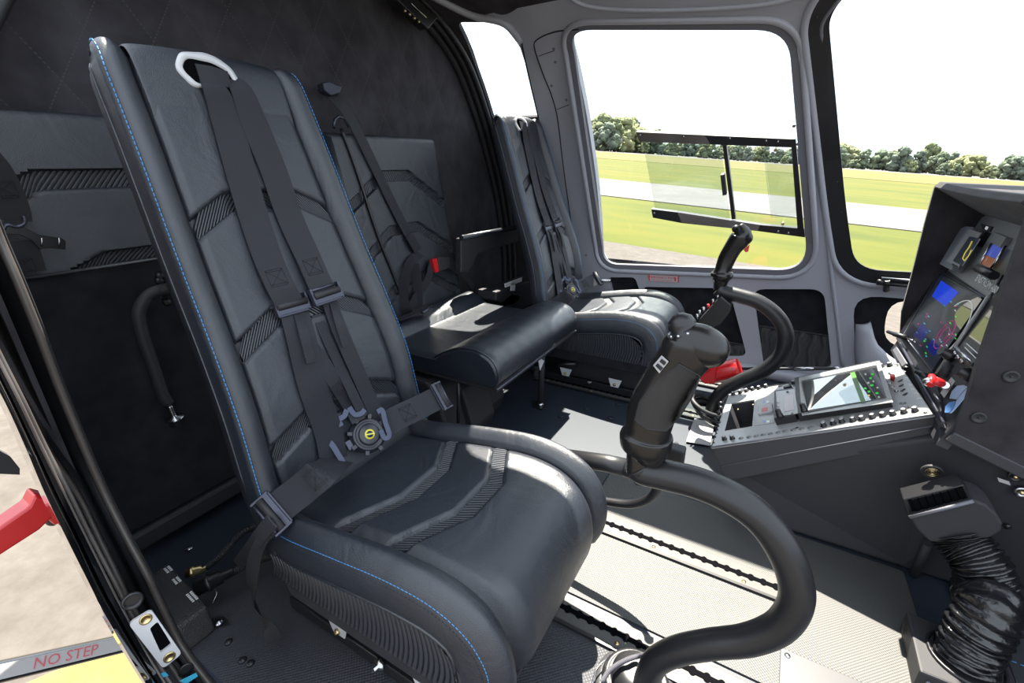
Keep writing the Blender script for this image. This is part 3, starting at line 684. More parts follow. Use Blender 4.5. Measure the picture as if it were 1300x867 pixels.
def seat_back(root):
    P = []; smax = FB[-1][0]; s = FB[0][0]; ss = []
    while s < smax: ss.append(s); s += .0026
    ss.append(smax)
    for s in ss:
        f = frame_at(FB, s); zed = 1.0 if s < .70 else max(.25, 1 - (s - .70) / .12)
        P.append([backP(s, t, h) for t, h in cross(f[5], f[6], s, panel_h, zed=zed)])
    mb = B(); mb.grid(P, cv=True); mb.cap(list(reversed(P[0]))); mb.cap(P[-1]); o = mb.build('backrest', LEA, root, fix=False)
    md = o.modifiers.new('es', 'EDGE_SPLIT'); md.split_angle = 1.2
    # ribbed bands
    for B_ in BANDS_B:
        s0, ft, k, w_ = B_; hwm = frame_at(FB, s0)[5] - BW - .001; mb = B(); P = []; n = 640
        for i in range(n + 1):
            t = -hwm + 2 * hwm * i / n; c = s0 - max(0, abs(t) - ft) * k; row = []
            for j in range(7):
                q_ = j / 6; tt = t - (.5 - q_) * .034 * max(-1, min(1, (t + .02) / .02)); tt = max(-hwm, min(hwm, tt)); cc = s0 - max(0, abs(tt) - ft) * k
                row.append(backP(cc - w_ * (.02 + .96 * q_), tt, -.0145 - rib(t, .0076)))
            P.append(row)
        mb.grid(P); mb.build('ribbed_band', RIB, root, fix=False)
    # blue stitch down each outer edge, dark seam lines
    for sg in (-1, 1):
        mb = B(); s = -.11
        while s < .715:
            f = frame_at(FB, s); mb.tube([backP(s, sg * (f[5] - .0035), .0045), backP(s + .0052, sg * (frame_at(FB, s + .0052)[5] - .0035), .0045)], .0009, 5); s += .0078
        mb.build('blue_stitching', STI, root, fix=False)
        pts = [backP(s_, sg * (frame_at(FB, s_)[5] + .0026), -.030) for s_ in [-.05 + .03 * i for i in range(26)]]
        B().tube(pts, .0022, 6).build('piping', LEAS, root)
    # top flap folded over the head of the seat
    P = []
    for i in range(31):
        t = -.128 + .256 * i / 30; row = []; bow = .010 * (1 - (t / .128) ** 2) ** .5
        for s, h in ((.58, -.012), (.60, -.006), (.64, -.003), (.67, .0), (.69, .004 + bow * .5), (.705, .006 + bow), (.72, .006 + bow), (.735, .006 + bow * .6), (.75, .005)):
            row.append(backP(s, t, h))
        P.append(row)
    o = B().grid(P).build('top_flap', LEA, root); sm = o.modifiers.new('s', 'SOLIDIFY'); sm.thickness = .003; sm = o.modifiers.new('b', 'SUBSURF'); sm.levels = sm.render_levels = 1
    def fh(s_, t_):
        tb = [(.58, -.012), (.60, -.006), (.64, -.003), (.67, .0), (.69, .009), (.705, .016), (.72, .016), (.76, .01)]; b0_ = interp(tb, s_)[0]; return b0_
    # belt guide ring
    lp = rpoly([V((.640, -.050)), V((.668, -.070)), V((.690, -.056)), V((.698, .0)), V((.678, .032)), V((.650, .038)), ], [.01, .015, .015, .02, .012, .01], 6)
    lp = [V(q_) for q_ in lp]; P = []; N = len(lp); c = V((.668, -.008))
    for i in range(N):
        a = lp[i]; d = (c - a).normalized(); 
        def rp(k, h_): sx_ = a.x + d.x * k; tx_ = a.y + d.y * k; return backP(sx_, tx_, fh(sx_, tx_) * .9 + h_)
        P.append([rp(0, -.004), rp(0, .0035), rp(.0085, .0045), rp(.011, .002), rp(.011, -.010)])
    B().grid(P, cu=True).build('belt_guide', WHM, root)
    B().prism([backP(q_.x * .9 + c.x * .1, q_.y * .9 + c.y * .1, fh(q_.x * .9 + c.x * .1, 0) * .9 + .0012) for q_ in lp], (.0005, 0, 0)).build('belt_slot', HOLE, root)
    # rear shell
    mb = B(); P = []
    for i in range(24):
        s = -.12 + i * .036; f = frame_at(FB, s); P.append([backP(s, t * (f[5] - .004), -f[6] - (.012 if abs(t) < .9 else .002)) for t in (-1, -.93, -.5, 0, .5, .93, 1)])
    o = mb.grid(P).build('rear_shell', SUEP, root); sm = o.modifiers.new('s', 'SOLIDIFY'); sm.thickness = .006
# cushion spine (crest of the bolsters), rear -> nose -> under
CS = [(-.745, .325, .208), (-.70, .322, .210), (-.65, .326, .2125), (-.58, .340, .214), (-.51, .354, .215), (-.44, .366, .215), (-.385, .372, .215), (-.335, .371, .214), (-.29, .360, .213), (-.25, .336, .212), (-.222, .296, .211), (-.211, .250, .210), (-.215, .205, .208), (-.228, .17, .206)]
FC = curve_frames(CS, 16, 0)
def cushP(s, t, h):
    f = frame_at(FC, s); return V((f[1] - f[4] * h, YC + t, f[2] + f[3] * h))
def s_of_x(x):
    for f in FC:
        if f[1] >= x: return f[0]
    return FC[-1][0]
def cband(x, t, B_):
    x0, ft, k, w_ = B_; return (x0 - max(0, abs(t) - ft) * k) - x      # >0 : behind the band's front edge
BANDS_C = [(-.503, .050, .56, .033), (-.372, .050, .56, .034)]
CW = .052
def pan_c(s, t, hw):
    f = frame_at(FC, s); x = f[1]; ti = hw - CW; e = 1 - abs(t) / ti; h = -.030 + .010 * sstep(e, 0, .16)
    nose = sstep(s, s_of_x(-.34), s_of_x(-.24)); h += .016 * nose * sstep(e, 0, .3)
    for B_ in BANDS_C:
        d = cband(x, t, B_)
        if 0 < d < B_[3]: h -= .017 * sstep(d, 0, .003) * sstep(B_[3] - d, 0, .003)
        else:
            dd = -d if d <= 0 else d - B_[3]; h -= .004 * (1 - sstep(dd, 0, .007))
    return h
def crossc(hw, s, thk=.082):
    L = [(-hw + .010, -thk - .004), (-hw + .001, -thk), (-hw - .002, -.066), (-hw - .002, -.045), (-hw + .001, -.031)]
    for k in range(1, 15):
        u = k / 14; L.append((-hw + CW * u, -.031 + .031 * math.sin(pi / 2 * min(1, u * 1.9)) ** .9 if u < .53 else -.0 - .020 * ((u - .53) / .47) ** 1.6))
    L.append((-hw + CW + .0015, -.036)); L.append((-hw + CW + .003, -.035))
    npan = 120
    for k in range(npan + 1):
        t = (-1 + 2 * k / npan) * (hw - CW - .004); L.append((t, pan_c(s, t, hw)))
    return L + [(-t, h) for t, h in reversed(L[:len(L) - npan - 1])]
def seat_cushion(root):
    P = []; smax = FC[-1][0]; n = int(smax / .0028)
    for i in range(n + 1):
        s = smax * i / n; f = frame_at(FC, s); P.append([cushP(s, t, h) for t, h in crossc(f[5], s)])
    mb = B(); mb.grid(P, cv=True); mb.cap(list(reversed(P[0]))); mb.cap(P[-1]); o = mb.build('seat_cushion', LEA, root, fix=False)
    md = o.modifiers.new('es', 'EDGE_SPLIT'); md.split_angle = 1.2
    for B_ in BANDS_C:
        x0, ft, k, w_ = B_; hwm = .2145 - CW - .001; mb = B(); P = []; nn = 640
        for i in range(nn + 1):
            t = -hwm + 2 * hwm * i / nn; row = []
            for j in range(7):
                q_ = j / 6; sg = 1 if t >= 0 else -1; tt = max(-hwm, min(hwm, t + (.5 - q_) * .016)); xx = x0 - max(0, abs(tt) - ft) * k - w_ * (.02 + .96 * q_)
                row.append(cushP(s_of_xi(xx), tt, -.0290 - rib(t, .0072)))
            P.append(row)
        mb.grid(P); mb.build('ribbed_band', RIB, root, fix=False)
    for sg in (-1, 1):
        mb = B(); s = .05
        while s < smax - .02:
            f = frame_at(FC, s); mb.tube([cushP(s, sg * (f[5] - .003), -.0265), cushP(s + .0052, sg * (f[5] - .003), -.0265)], .0009, 5); s += .0078
        mb.build('blue_stitching', STI, root, fix=False)
        mb = B(); s = .05
        while s < smax - .02:
            f = frame_at(FC, s); mb.tube([cushP(s, sg * (f[5] - .0005), -.034), cushP(s + .0045, sg * (f[5] - .0005), -.034)], .0009, 4); s += .0078
        mb.build('dark_stitching', STK, root, fix=False)
        pts = [cushP(smax * (.04 + .93 * i / 60), sg * (frame_at(FC, smax * (.04 + .93 * i / 60))[5] - .002), -.084) for i in range(61)]
        B().tube(pts, .0032, 8).build('piping', LEAS, root)
        # ribbed side panel
        P = []; nn = 900; hw = .2095; x0, x1 = -.735, -.262
        low = .176
        for i in range(nn + 1):
            x = lerp(x0, x1, i / nn); f = frame_at(FC, s_of_xi(min(x + .03, -.30)) if x < -.33 else s_of_xi(-.30)); top_ = f[2] - .086
            if x > -.36: top_ = f[2] - .086 - .085 * ((x + .36) / .098) ** 2
            top_ = max(top_, low + .002); row = []
            for j in range(9):
                q_ = j / 8; z = lerp(low, top_ + .006, q_); xx = x + .010 * math.sin(q_ * 3.2) * (1 if x < -.3 else .3)
                row.append(V((xx, YC + sg * (hw - 1.1 * rib(x, .0098)), z)))
            P.append(row)
        mb = B(); mb.grid(P); mb.build('ribbed_side_panel', RIB, root, fix=False)
def s_of_xi(x):
    prev = FC[0]
    for f in FC:
        if f[1] >= x:
            t = (x - prev[1]) / (f[1] - prev[1] + 1e-9) if f is not prev else 0; return lerp(prev[0], f[0], max(0, min(1, t)))
        prev = f
        if f[0] > s_of_lim: break
    return s_of_lim
s_of_lim = next(f[0] for f in FC if f[1] >= -.2115)
def seat_base(root):
    yc = YC
    # suede-covered pan below the cushion
    pan = [(-.72, .178), (-.235, .178), (-.235, .168), (-.26, .135), (-.70, .130)]
    B().prism([V((x, yc - .2025, z)) for x, z in pan], (0, .405, 0)).build('seat_pan', SUEP, root, bevel=.004)
    B().prism([V((x, yc - .12, z)) for x, z in [(-.68, .132), (-.28, .132), (-.30, .02), (-.66, .02)]], (0, .24, 0)).build('pedestal_box', BLKM, root, bevel=.004)
    for sg in (-1, 1):
        y = yc + sg * .150
        b_ = B(); b_.frame((-.535, y + sg * .012, .024), .50, .010, .030, (1, 0, 0), (0, 1, 0), (0, 0, 1)); b_.frame((-.535, y - sg * .012, .0115), .50, .050, .008, (1, 0, 0), (0, 1, 0), (0, 0, 1)); b_.build('base_rail', BLK, root, bevel=.002)
        for x in (-.62, -.40):
            b_ = B(); b_.prism([V((x + a, y + sg * .019, z)) for a, z in ((-.028, .075), (.028, .075), (.016, .040), (-.016, .040))], (0, sg * .003, 0)); br = b_.build('rail_bracket', WHM, root, bevel=.0006)
            B().lathe([(.0065, 0), (.0065, .004), (.004, .0055), (.003, .008)], (x, y + sg * .022, .052), (0, sg, 0), 8).build('bolt', BRASS, br)
        B().lathe([(.012, 0), (.012, .006), (.004, .008), (.004, .018)], (-.51, y + sg * .020, .036), (0, sg, .3), 8).build('lock_pin', STEEL, root)
        B().tube([V((-.72, y, .06)), V((-.58, y, .10))], .012, 8).build('base_strut', BLK, root)
def make_seat(label, grp):
    t = thing('pilot_seat', (-.5, YC, 0), label, 'seat', grp); seat_back(t); seat_cushion(t); seat_base(t); return t
seat1 = make_seat('black leather pilot seat nearest the open door, with blue stitching and ribbed bands', 'pilot seats')
DS = V((-.10, 1.30, 0))
seat2 = copy_tree(seat1, None, DS); seat2['label'] = 'black leather pilot seat on the far side by the door window'
# ================================================================== harness of a pilot seat
NB = V((.951, 0, .309)).normalized()
bpy.context.view_layer.update()
_bk = [o for o in bpy.data.objects if o.parent == seat1 and o.name.startswith(('backrest', 'seat_cushion'))]
def HB(u, v, off=.006):
    d = ray(u, v).normalized(); best = None
    for o in _bk:
        ok, loc, nor, idx = o.ray_cast(EYE - wloc(o), d)
        if ok and (best is None or (loc + wloc(o) - EYE).length < (best - EYE).length): best = loc + wloc(o)
    if best is None: return onpl(u, v, V((-.72, 0, .42)) + NB * off, NB)
    p = best; return p + NB * off - d * .0
def HC(u, v, z): return PZ(u, v, z)
def xbox(mb, c, ex, ey, n, w_, l_):
    """cross stitched box"""
    P = [c + ex * (sx * w_ / 2) + ey * (sy_ * l_ / 2) + n * .0012 for sx, sy_ in ((-1, -1), (1, -1), (1, 1), (-1, 1))]
    segs = [(P[0], P[1]), (P[1], P[2]), (P[2], P[3]), (P[3], P[0]), (P[0], P[2]), (P[1], P[3])]
    for k in (.12, .88): segs.append((P[0].lerp(P[3], k), P[1].lerp(P[2], k)))
    for a, b_ in segs:
        L = (b_ - a).length; m_ = int(L / .0045)
        for i in range(m_): mb.tube([a.lerp(b_, (i + .15) / m_), a.lerp(b_, (i + .8) / m_)], .0006, 4)
BKD = mat('buckle_dark', (.022, .023, .032), .35, spec=.6)
TNG = mat('tongue_metal', (.06, .07, .11), .4, metal=.5)
def adjuster(c, ex, ey, n, w_, root, name='adjuster'):
    """three-bar strap slider; ex across the strap, ey along it"""
    f = B()
    for sg in (-1, 1): f.frame(c + ex * sg * (w_ / 2 + .002), .0045, .034, .011, ex, ey, n)
    f.frame(c - ey * .016, w_ + .004, .006, .004, ex, ey, n)
    a = f.build(name, BUK, root, bevel=.001)
    f = B(); f.frame(c - ey * .0105 + n * .004, w_ + .002, .009, .0025, ex, ey, n); f.build('release_bar', BUK, a, bevel=.0006)
    B().tube([c - ex * w_ / 2 + ey * .001 + n * .002, c + ex * w_ / 2 + ey * .001 + n * .002], .0068, 12).build('roller_bar', BLKM, a)
    B().tube([c - ex * w_ / 2 + ey * .013, c + ex * w_ / 2 + ey * .013], .003, 8).build('cross_bar', BUK, a)
    return a
def harness(label, grp):
    t = thing('seat_harness', (-.5, YC, 0), label, 'seat belt', grp); st = B()
    Lp = [((262, 104), .006), ((268, 116), .014), ((285, 150), .006), ((303, 215), .005), ((322, 280), .005), ((340, 335), .008), ((354, 368), .011), ((364, 387), .012)]
    Rp = [((291, 103), .006), ((302, 118), .014), ((322, 160), .006), ((345, 215), .005), ((366, 275), .005), ((386, 322), .008), ((399, 354), .011), ((407, 372), .012)]
    for k, px in enumerate((Lp, Rp)):
        pts = catv([HB(*p, o) for p, o in px], 6); w_ = [.030 + .026 * min(1, i / 12) for i in range(len(pts))]
        B().ribbon(pts, NB, w_, .0018).build('shoulder_strap', WEB, t)
        d = (pts[-1] - pts[-5]).normalized(); ex = d.cross(NB).normalized(); c = pts[-10]
        # doubled, stitched end
        e0_ = c; d = (pts[-6] - pts[-14]).normalized(); ex = d.cross(NB).normalized(); B().ribbon([e0_ - d * .024, e0_, e0_ + d * .024], NB, .055, .0032).build('strap_fold', WEB, t)
        xbox(st, e0_ + NB * .0006, ex, d, NB, .034, .032)
    aL = HB(365, 388, .014); aR = HB(409, 374, .014)
    dL = (HB(420, 570, .006) - HB(362, 388, .006)).normalized(); dL = (HB(372, 412) - HB(354, 366)).normalized(); dR = (HB(420, 400) - HB(399, 352)).normalized()
    for c, d in ((aL, dL), (aR, dR)): adjuster(c, -d.cross(NB).normalized(), -d, NB, .062, t)
    # buckle webbing below the adjusters
    def web(px, w_, nm='lower_strap', th=.0018):
        pts = catv([HB(*p, o) for p, o in px], 6); o = B().ribbon(pts, NB, w_, th).build(nm, WEB, t); return pts
    pl_ = web([((368, 392), .012), ((380, 430), .008), ((395, 490), .006), ((414, 545), .006), ((420, 585), .012)], .060)
    pr = web([((412, 380), .012), ((428, 420), .010), ((448, 465), .008), ((470, 520), .014), ((478, 540), .022)], .036)
    tl = web([((373, 402), .016), ((380, 425), .015), ((390, 461), .013)], .020, 'strap_tail', .003)
    tr = web([((417, 388), .016), ((424, 410), .015), ((434, 440), .013)], .018, 'strap_tail', .003)
    web([((392, 440), .004), ((420, 480), .006), ((440, 515), .012), ((448, 535), .020)], .034)
    web([((400, 400), .004), ((418, 440), .004), ((440, 490), .008), ((456, 530), .018)], .022)
    # stitched box near the buckle
    c = HB(424, 497, .010); d = (HB(448, 535) - HB(400, 450)).normalized(); xbox(st, c, d.cross(NB).normalized(), d, NB, .028, .024)
    # rotary buckle
    BC = HB(457, 552, .028); KB = 1.28; bn = (V((.80, -.28, .55))).normalized(); bx = V((0, 1, 0)).cross(bn).normalized(); by = bn.cross(bx)
    bk = B().lathe([(r_ * KB, h_) for r_, h_ in [(.0295, -.010), (.0300, -.004), (.0275, .0), (.0262, .004), (.0262, .005), (.0225, .0065), (.0215, .0045), (.0175, .0045), (.0170, .009), (.0150, .0105), (.0001, .0105)]], BC, bn, 40).build('rotary_buckle', BKD, t)
    b_ = B()
    for k in range(8):
        a = 2 * pi * k / 8 + .2; d = bx * math.cos(a) + by * math.sin(a); e_ = bn.cross(d); b_.frame(BC + d * .030 * KB, .011, .009, .009, d, e_, bn)
    b_.build('buckle_teeth', BKD, bk, bevel=.0015)
    B().lathe([(.0105, .0105), (.0105, .0114), (.0001, .0114)], BC, bn, 28).build('badge', YELP, bk)
    B().lathe([(.0070, .0114), (.0070, .0119), (.0001, .0119)], BC, bn, 24).build('badge_center', mat('badge_navy', (.02, .02, .09), .4) if 'badge_navy' not in bpy.data.materials else bpy.data.materials['badge_navy'], bk)
    dg_ = (bx * .35 + by * .94).normalized(); B().frame(BC + bn * .0122, .0024, .020, .0008, bn.cross(dg_), dg_, bn).build('badge_bar', YELP, bk)
    # four tongue fittings
    def hook(px, name='tongue'):
        pts = catv([onpl(u, v, BC + bn * (o + .010), bn) for u, v, o in px], 6); B().ribbon(pts, bn, .0105, .003).build(name, TNG, bk)
    hook([(433, 541, 0), (430, 533, .002), (437, 528, .003), (440, 520, .004)]); hook([(443, 517, .004), (450, 526, .002), (458, 525, .002), (463, 520, .004)])
    hook([(407, 565, 0), (412, 560, 0), (420, 563, .002), (428, 575, .002), (436, 590, .002), (432, 598, 0)], 'lap_tongue'); hook([(479, 523, .0), (485, 521, .002), (489, 536, .002), (494, 552, .002), (488, 556, 0), (483, 546, 0)], 'lap_tongue')
    B().frame(onpl(444, 565, BC - bn * .001, bn), .02, .012, .003, bx, by, bn).build('tongue_plate', BUK, bk, bevel=.001)
    # lap straps
    n2 = V((.35, 0, .94)).normalized()
    nr_ = V((.75, -.25, .6)).normalized()
    R3 = [onpl(489, 540, BC, bn), onpl(505, 530, BC + V((0, 0, .004)), bn), HC(530, 518, .385), HC(552, 507, .392), HC(566, 500, .388)]
    pts = catv(R3, 6); B().ribbon(pts, nr_, .054, .002).build('lap_strap', WEB, t)
    d = (pts[-1] - pts[-6]).normalized(); ex = d.cross(nr_).normalized(); adjuster(pts[-4] + nr_ * .004, ex, d, nr_, .060, t)
    c = pts[9]; xbox(st, c + nr_ * .001, (pts[10] - pts[8]).normalized(), ex, nr_, .030, .034)
    nl = V((.55, -.45, .7)).normalized()
    L3 = [onpl(428, 582, BC, bn), HC(410, 598, .345), HC(385, 618, .345), HC(362, 638, .345), HC(345, 654, .345)]
    L3 = [onpl(430, 583, BC, bn), PY(408, 600, .40), PY(385, 620, .375), PY(362, 638, .35), PY(342, 656, .325)]
    pts = catv(L3, 6); B().ribbon(pts, nl, .058, .002).build('lap_strap', WEB, t)
    d = (pts[-1] - pts[-6]).normalized(); ex = d.cross(nl).normalized(); adjuster(pts[-2] + nl * .004, ex, d, nl, .064, t)
    c = pts[8]; xbox(st, c + nl * .001, (pts[9] - pts[7]).normalized(), ex, nl, .030, .036)
    # tail and long hanging strap
    yn = V((.25, -1, .2)).normalized()
    pts = catv([PY(345, 662, .312), PY(330, 680, .306), PY(316, 700, .302), PY(302, 717, .300)], 5); B().ribbon(pts, yn, .026, .003).build('strap_tail', WEB, t)
    pts = catv([PY(345, 672, .318), PY(330, 690, .306), PY(322, 715, .300), PY(320, 745, .298), PY(322, 765, .297), PY(333, 785, .296), PY(342, 796, .295), PY(348, 812, .294)], 5)
    wd = [.020 + .010 * (i / len(pts)) for i in range(len(pts))]; nn_ = [(V((.2 + .9 * math.sin(i * .22), -1, .1))).normalized() for i in range(len(pts))]
    B().ribbon(pts, nn_, wd, .002).build('hanging_strap', WEB, t)
    # anchor webbing wrapped behind the guide ring
    B().ribbon([HB(248, 96, .010), HB(268, 100, .013), HB(288, 105, .010)], NB, .030, .003).build('strap_loop', WEB, t)
    st.build('stitching', STK, t, fix=False)
    # metal end fitting below the adjuster
    B().lathe([(.006, 0), (.006, .006), (.003, .008), (.003, .02)], PY(330, 712, .345), (.5, -.6, -.2), 10).build('anchor_bolt', BRASS, t)
    return t
h1 = harness('black four-point harness with rotary buckle lying on the near pilot seat', 'pilot harnesses')
h2 = copy_tree(h1, None, DS); h2['label'] = 'black four-point harness with rotary buckle on the far pilot seat'
# ================================================================== rear bench seats
def backpanel(name, root, y0, y1, zb, zt, xb, xt, bands, m=LEA):
    """upholstered backrest between y0 and y1, reclined from xb (bottom) to xt (top)"""
    T_ = V((xt - xb, 0, zt - zb)); L = T_.length; T_.normalize(); N_ = V((T_.z, 0, -T_.x)); o0 = V((xb, 0, zb)); yc = (y0 + y1) / 2; hw = (y1 - y0) / 2
    def Pt(s, t, h): return o0 + T_ * s + N_ * h + V((0, yc + t, 0))
    rows = []; ns = int(L / .005); nt_ = 60; r = .022
    for i in range(ns + 1):
        s = L * i / ns; row = []
        inset = 0
        for lim, q_ in ((.03, L - s),):
            if q_ < lim: inset = .03 * (1 - math.sqrt(max(0, 1 - (1 - q_ / lim) ** 2)))
        wv = hw - inset
        def hh(s, t):
            e = min(wv - abs(t), L - s, .03 + s); h = .0 - .022 * (1 - math.sqrt(max(0, 1 - (1 - min(1, e / r)) ** 2)))
            for (s0, ft, k, wd) in bands:
                c = s0 - max(0, abs(t) - ft) * k; d = s - c
                if -wd < d < 0: h -= .018 * sstep(-d, 0, .003) * sstep(d + wd, 0, .003)
            return h
        row.append(Pt(s, -wv, -.045)); 
        for j in range(nt_ + 1):
            t = wv * math.sin((-.5 + j / nt_) * pi) if False else wv * (-1 + 2 * j / nt_); row.append(Pt(s, t, hh(s, t)))
        row.append(Pt(s, wv, -.045)); rows.append(row)
    mb = B(); mb.grid(rows, cv=True); mb.cap(list(reversed(rows[0]))); mb.cap(rows[-1]); o = mb.build(name, m, root, fix=False); md = o.modifiers.new('es', 'EDGE_SPLIT'); md.split_angle = 1.0
    for (s0, ft, k, wd) in bands:
        P = []; n = 720; h_ = hw - .004
        for i in range(n + 1):
            t = -h_ + 2 * h_ * i / n; row = []
            for j in range(6):
                q_ = j / 5; tt = max(-h_, min(h_, t + (.5 - q_) * .034)); c = s0 - max(0, abs(tt) - ft) * k; row.append(Pt(c - wd * (.02 + .96 * q_), tt, -.0095 - rib(t, .0100)))
            P.append(row)
        B().grid(P).build('ribbed_band', RIB, root, fix=False)
    return Pt, T_, N_
# centre rear seat
def NBp(u, v, off): return onpl(u, v, V((-1.20, 0, .34)) + N_ * off, N_)
def NBp0(u, v): return NBp(u, v, .004)
rs = thing('bench_seat', (-.95, 1.3, 0), 'black leather middle rear seat with rounded cushion and folding leg', 'seat')
Pt, T_, N_ = backpanel('backrest', rs, 1.045, 1.60, .34, 1.005, -1.20, -1.30, [(.55, .075, .62, .038), (.36, .075, .62, .038), (.17, .075, .62, .038)])
# side bolster of the backrest (towards the near seat)
B().tube([V((-1.185, 1.035, .36)), V((-1.20, 1.03, .6)), V((-1.275, 1.02, .98))], .030, 14).build('side_bolster', LEAS, rs)
cp_ = [(-.655, .292), (-.644, .31), (-.640, .335), (-.648, .362), (-.668, .384), (-.70, .397), (-.74, .400), (-.785, .392), (-.83, .372), (-.865, .352), (-.885, .345), (-1.0, .345), (-1.06, .347), (-1.075, .355), (-1.10, .375), (-1.135, .388), (-1.17, .380), (-1.19, .36), (-1.2, .33), (-1.2, .292)]
cc = cat(cp_, 4); P = []; y0, y1 = 1.0, 1.585
cen = V((-.9, 0, .335))
for k in range(41):
    q_ = k / 40; y = lerp(y0, y1, q_); e = min(q_, 1 - q_) * (y1 - y0); ins = .010 * (1 - math.sqrt(max(0, 1 - (1 - min(1, e / .012)) ** 2)))
    row = []
    for i, (x, z) in enumerate(cc):
        wr_ = .0012 * math.sin(y * 95 + x * 14) * (1 if x > -.86 and z > .31 else 0); row.append(V((x - ins * (1 if x > -.7 else 0) , y, z - ins * (1 if z > .3 else 0) + wr_)))
    P.append(row)
mb = B(); mb.grid(P); mb.grid([P[0], [V((p.x, p.y, p.z)) for p in P[0]]]); mb.cap(P[0]); mb.cap(list(reversed(P[-1]))); o = mb.build('seat_cushion', LEAS, rs); o.modifiers.new('es', 'EDGE_SPLIT').split_angle = .9
B().tube([V((x, 1.0, z)) for x, z in cc[:40]] , .0028, 6).build('piping', LEAS, rs)
B().box((-.925, 1.2925, .283), (.55, .575, .016)).build('seat_pan', BLKM, rs, bevel=.003)
mb = B(); mb.tube([V((-.648, 1.0, .287)), V((-.648, 1.585, .287))], .004, 8); mb.build('pan_edge', BUK, rs)
lg = B().tube([PZ(686, 510, .02), V((-.715, 1.43, .275))], .0115, 12).build('leg', BLKM, rs)
fb = PZ(686, 515, 0)
B().lathe([(.014, .0), (.014, .012), (.008, .015), (.005, .018), (.005, .05), (.008, .052), (.008, .06)], fb, (0, 0, 1), 14).build('foot', STEEL, lg)
B().prism([fb + V((-.025, -.02, .0)), fb + V((.02, -.03, .0)), fb + V((.02, .015, 0)), fb + V((-.05, .03, 0))], (0, 0, .004)).build('floor_plate', BLK, rs)
B().prism([PX(682, 452, -.70), PX(690, 458, -.70), PX(685, 470, -.70)], (.003, 0, 0)).build('gusset', WHM, rs)
B().lathe([(.006, 0), (.006, .01)], PX(701, 436, -.66), (1, -.4, 0), 10).build('hinge_bolt', STEEL, rs)
# moulded black box under the middle seat
mbx_ = thing('floor_housing', (-1.0, 1.2, 0), 'black moulded floor housing under the middle rear seat', 'housing')
prof = [(-1.2, .0), (-.86, .0), (-.84, .06), (-.88, .22), (-.92, .25), (-1.2, .25)]
B().prism([V((x, 1.0, z)) for x, z in prof], (0, .36, 0)).build('housing', BLKM, mbx_, bevel=.012, seg=3)
B().prism([V((x + .03, 1.10, z * .85)) for x, z in prof[1:5]] + [V((-1.0, 1.10, .2)), V((-1.0, 1.10, 0))], (0, .14, 0)).build('raised_panel', BLKM, mbx_, bevel=.008, seg=3)
B().tube([V((-.80, 1.02, .275)), V((-.81, 1.02, .15)), V((-.83, 1.04, .02))], .006, 8).build('conduit', BLK, mbx_)
B().tube(catv([NBp(433, 163, .004), NBp(452, 215, .004), NBp(480, 300, .004), NBp(500, 350, .004), NBp0(518, 402)], 6), .0055, 8).build('edge_cord', BLK, rs)
# left rear seat, folded up
ls = thing('bench_seat', (-1.25, .65, 0), 'black rear seat behind the near pilot seat with its cushion folded up against the backrest', 'seat')
backpanel('backrest', ls, .245, .985, .66, 1.015, -1.26, -1.33, [(.245, .265, .62, .040), (.075, .20, .42, .030)])
B().prism([V((-1.225, .235, .085)), V((-1.225, .985, .085)), V((-1.225, .985, .705)), V((-1.225, .235, .705))], (-.05, 0, 0)).build('folded_cushion', SUEP, ls, bevel=.01, seg=3)
B().tube([V((-1.222, .24, .708)), V((-1.222, .98, .708))], .004, 8).build('piping', LEAS, ls)
B().box((-1.24, .61, .055), (.05, .70, .05)).build('lower_bar', BLKM, ls, bevel=.008)
xl = -1.15
lp_ = catv([PX(210, 366, xl - .05), PX(205, 368, xl), PX(190, 374, xl), PX(179, 388, xl), PX(176, 404, xl), PX(182, 430, xl), PX(196, 470, xl), PX(206, 500, xl), PX(213, 512, xl)], 5)
B().tube(lp_, .0125, 14).build('leg', BLKM, ls)
fd = (PX(222, 532, xl) - PX(213, 512, xl)).normalized(); f0 = PX(213, 511, xl)
ft = B().lathe([(.009, 0), (.009, .006), (.005, .008)] + [(.0055 + .0015 * (k % 2), .010 + .003 * k) for k in range(9)] + [(.006, .038), (.019, .040), (.020, .044), (.015, .046), (.016, .058), (.001, .058)], f0, fd, 18).build('foot', STEEL, ls)
for u, v in ((203, 351), (208, 372), (212, 384), (202, 357)):
    B().lathe([(.008, -.02), (.008, .004), (.004, .006)], PX(u, v, xl - .03), (1, -.3, 0), 10).build('hinge_bolt', BLK, ls)
# armrest and moulded side shelf by the middle seat
ar = thing('armrest', (-1.1, 1.7, .6), 'black side armrest beside the middle rear seat', 'armrest')
xa = -1.15
a4 = [PX(578, 302, xa), PX(605, 297, xa), PX(652, 288, xa), PX(652, 306, xa), PX(600, 321, xa), PX(594, 334, xa), PX(588, 345, xa), PX(578, 345, xa)]
B().prism(a4, (.03, 0, .0)).build('armrest_body', BLKM, ar, bevel=.006, seg=3)
a5 = [PX(578, 302, xa), PX(652, 288, xa)]; B().tube([p + V((.03, 0, .002)) for p in a5], .011, 12).build('top_pad', LEAS, ar)
sh = thing('side_shelf', (-1.1, 1.75, .4), 'black moulded side shelf with small white patches behind the far seat', 'shelf')
s4 = [PX(606, 367, xa), PX(660, 350, xa), PX(668, 380, xa), PX(625, 388, xa), PX(606, 378, xa)]
B().prism(s4, (.10, 0, .0)).build('shelf_body', BLKM, sh, bevel=.006)
for q4 in ([(640, 360), (662, 352), (662, 357), (641, 365)], [(648, 360), (654, 358), (653, 369), (648, 369)]):
    B().prism([PX(u, v, xa + .104) for u, v in q4], (.003, 0, 0)).build('clip', WHITE, sh)  # thin white slabs on the shelf front
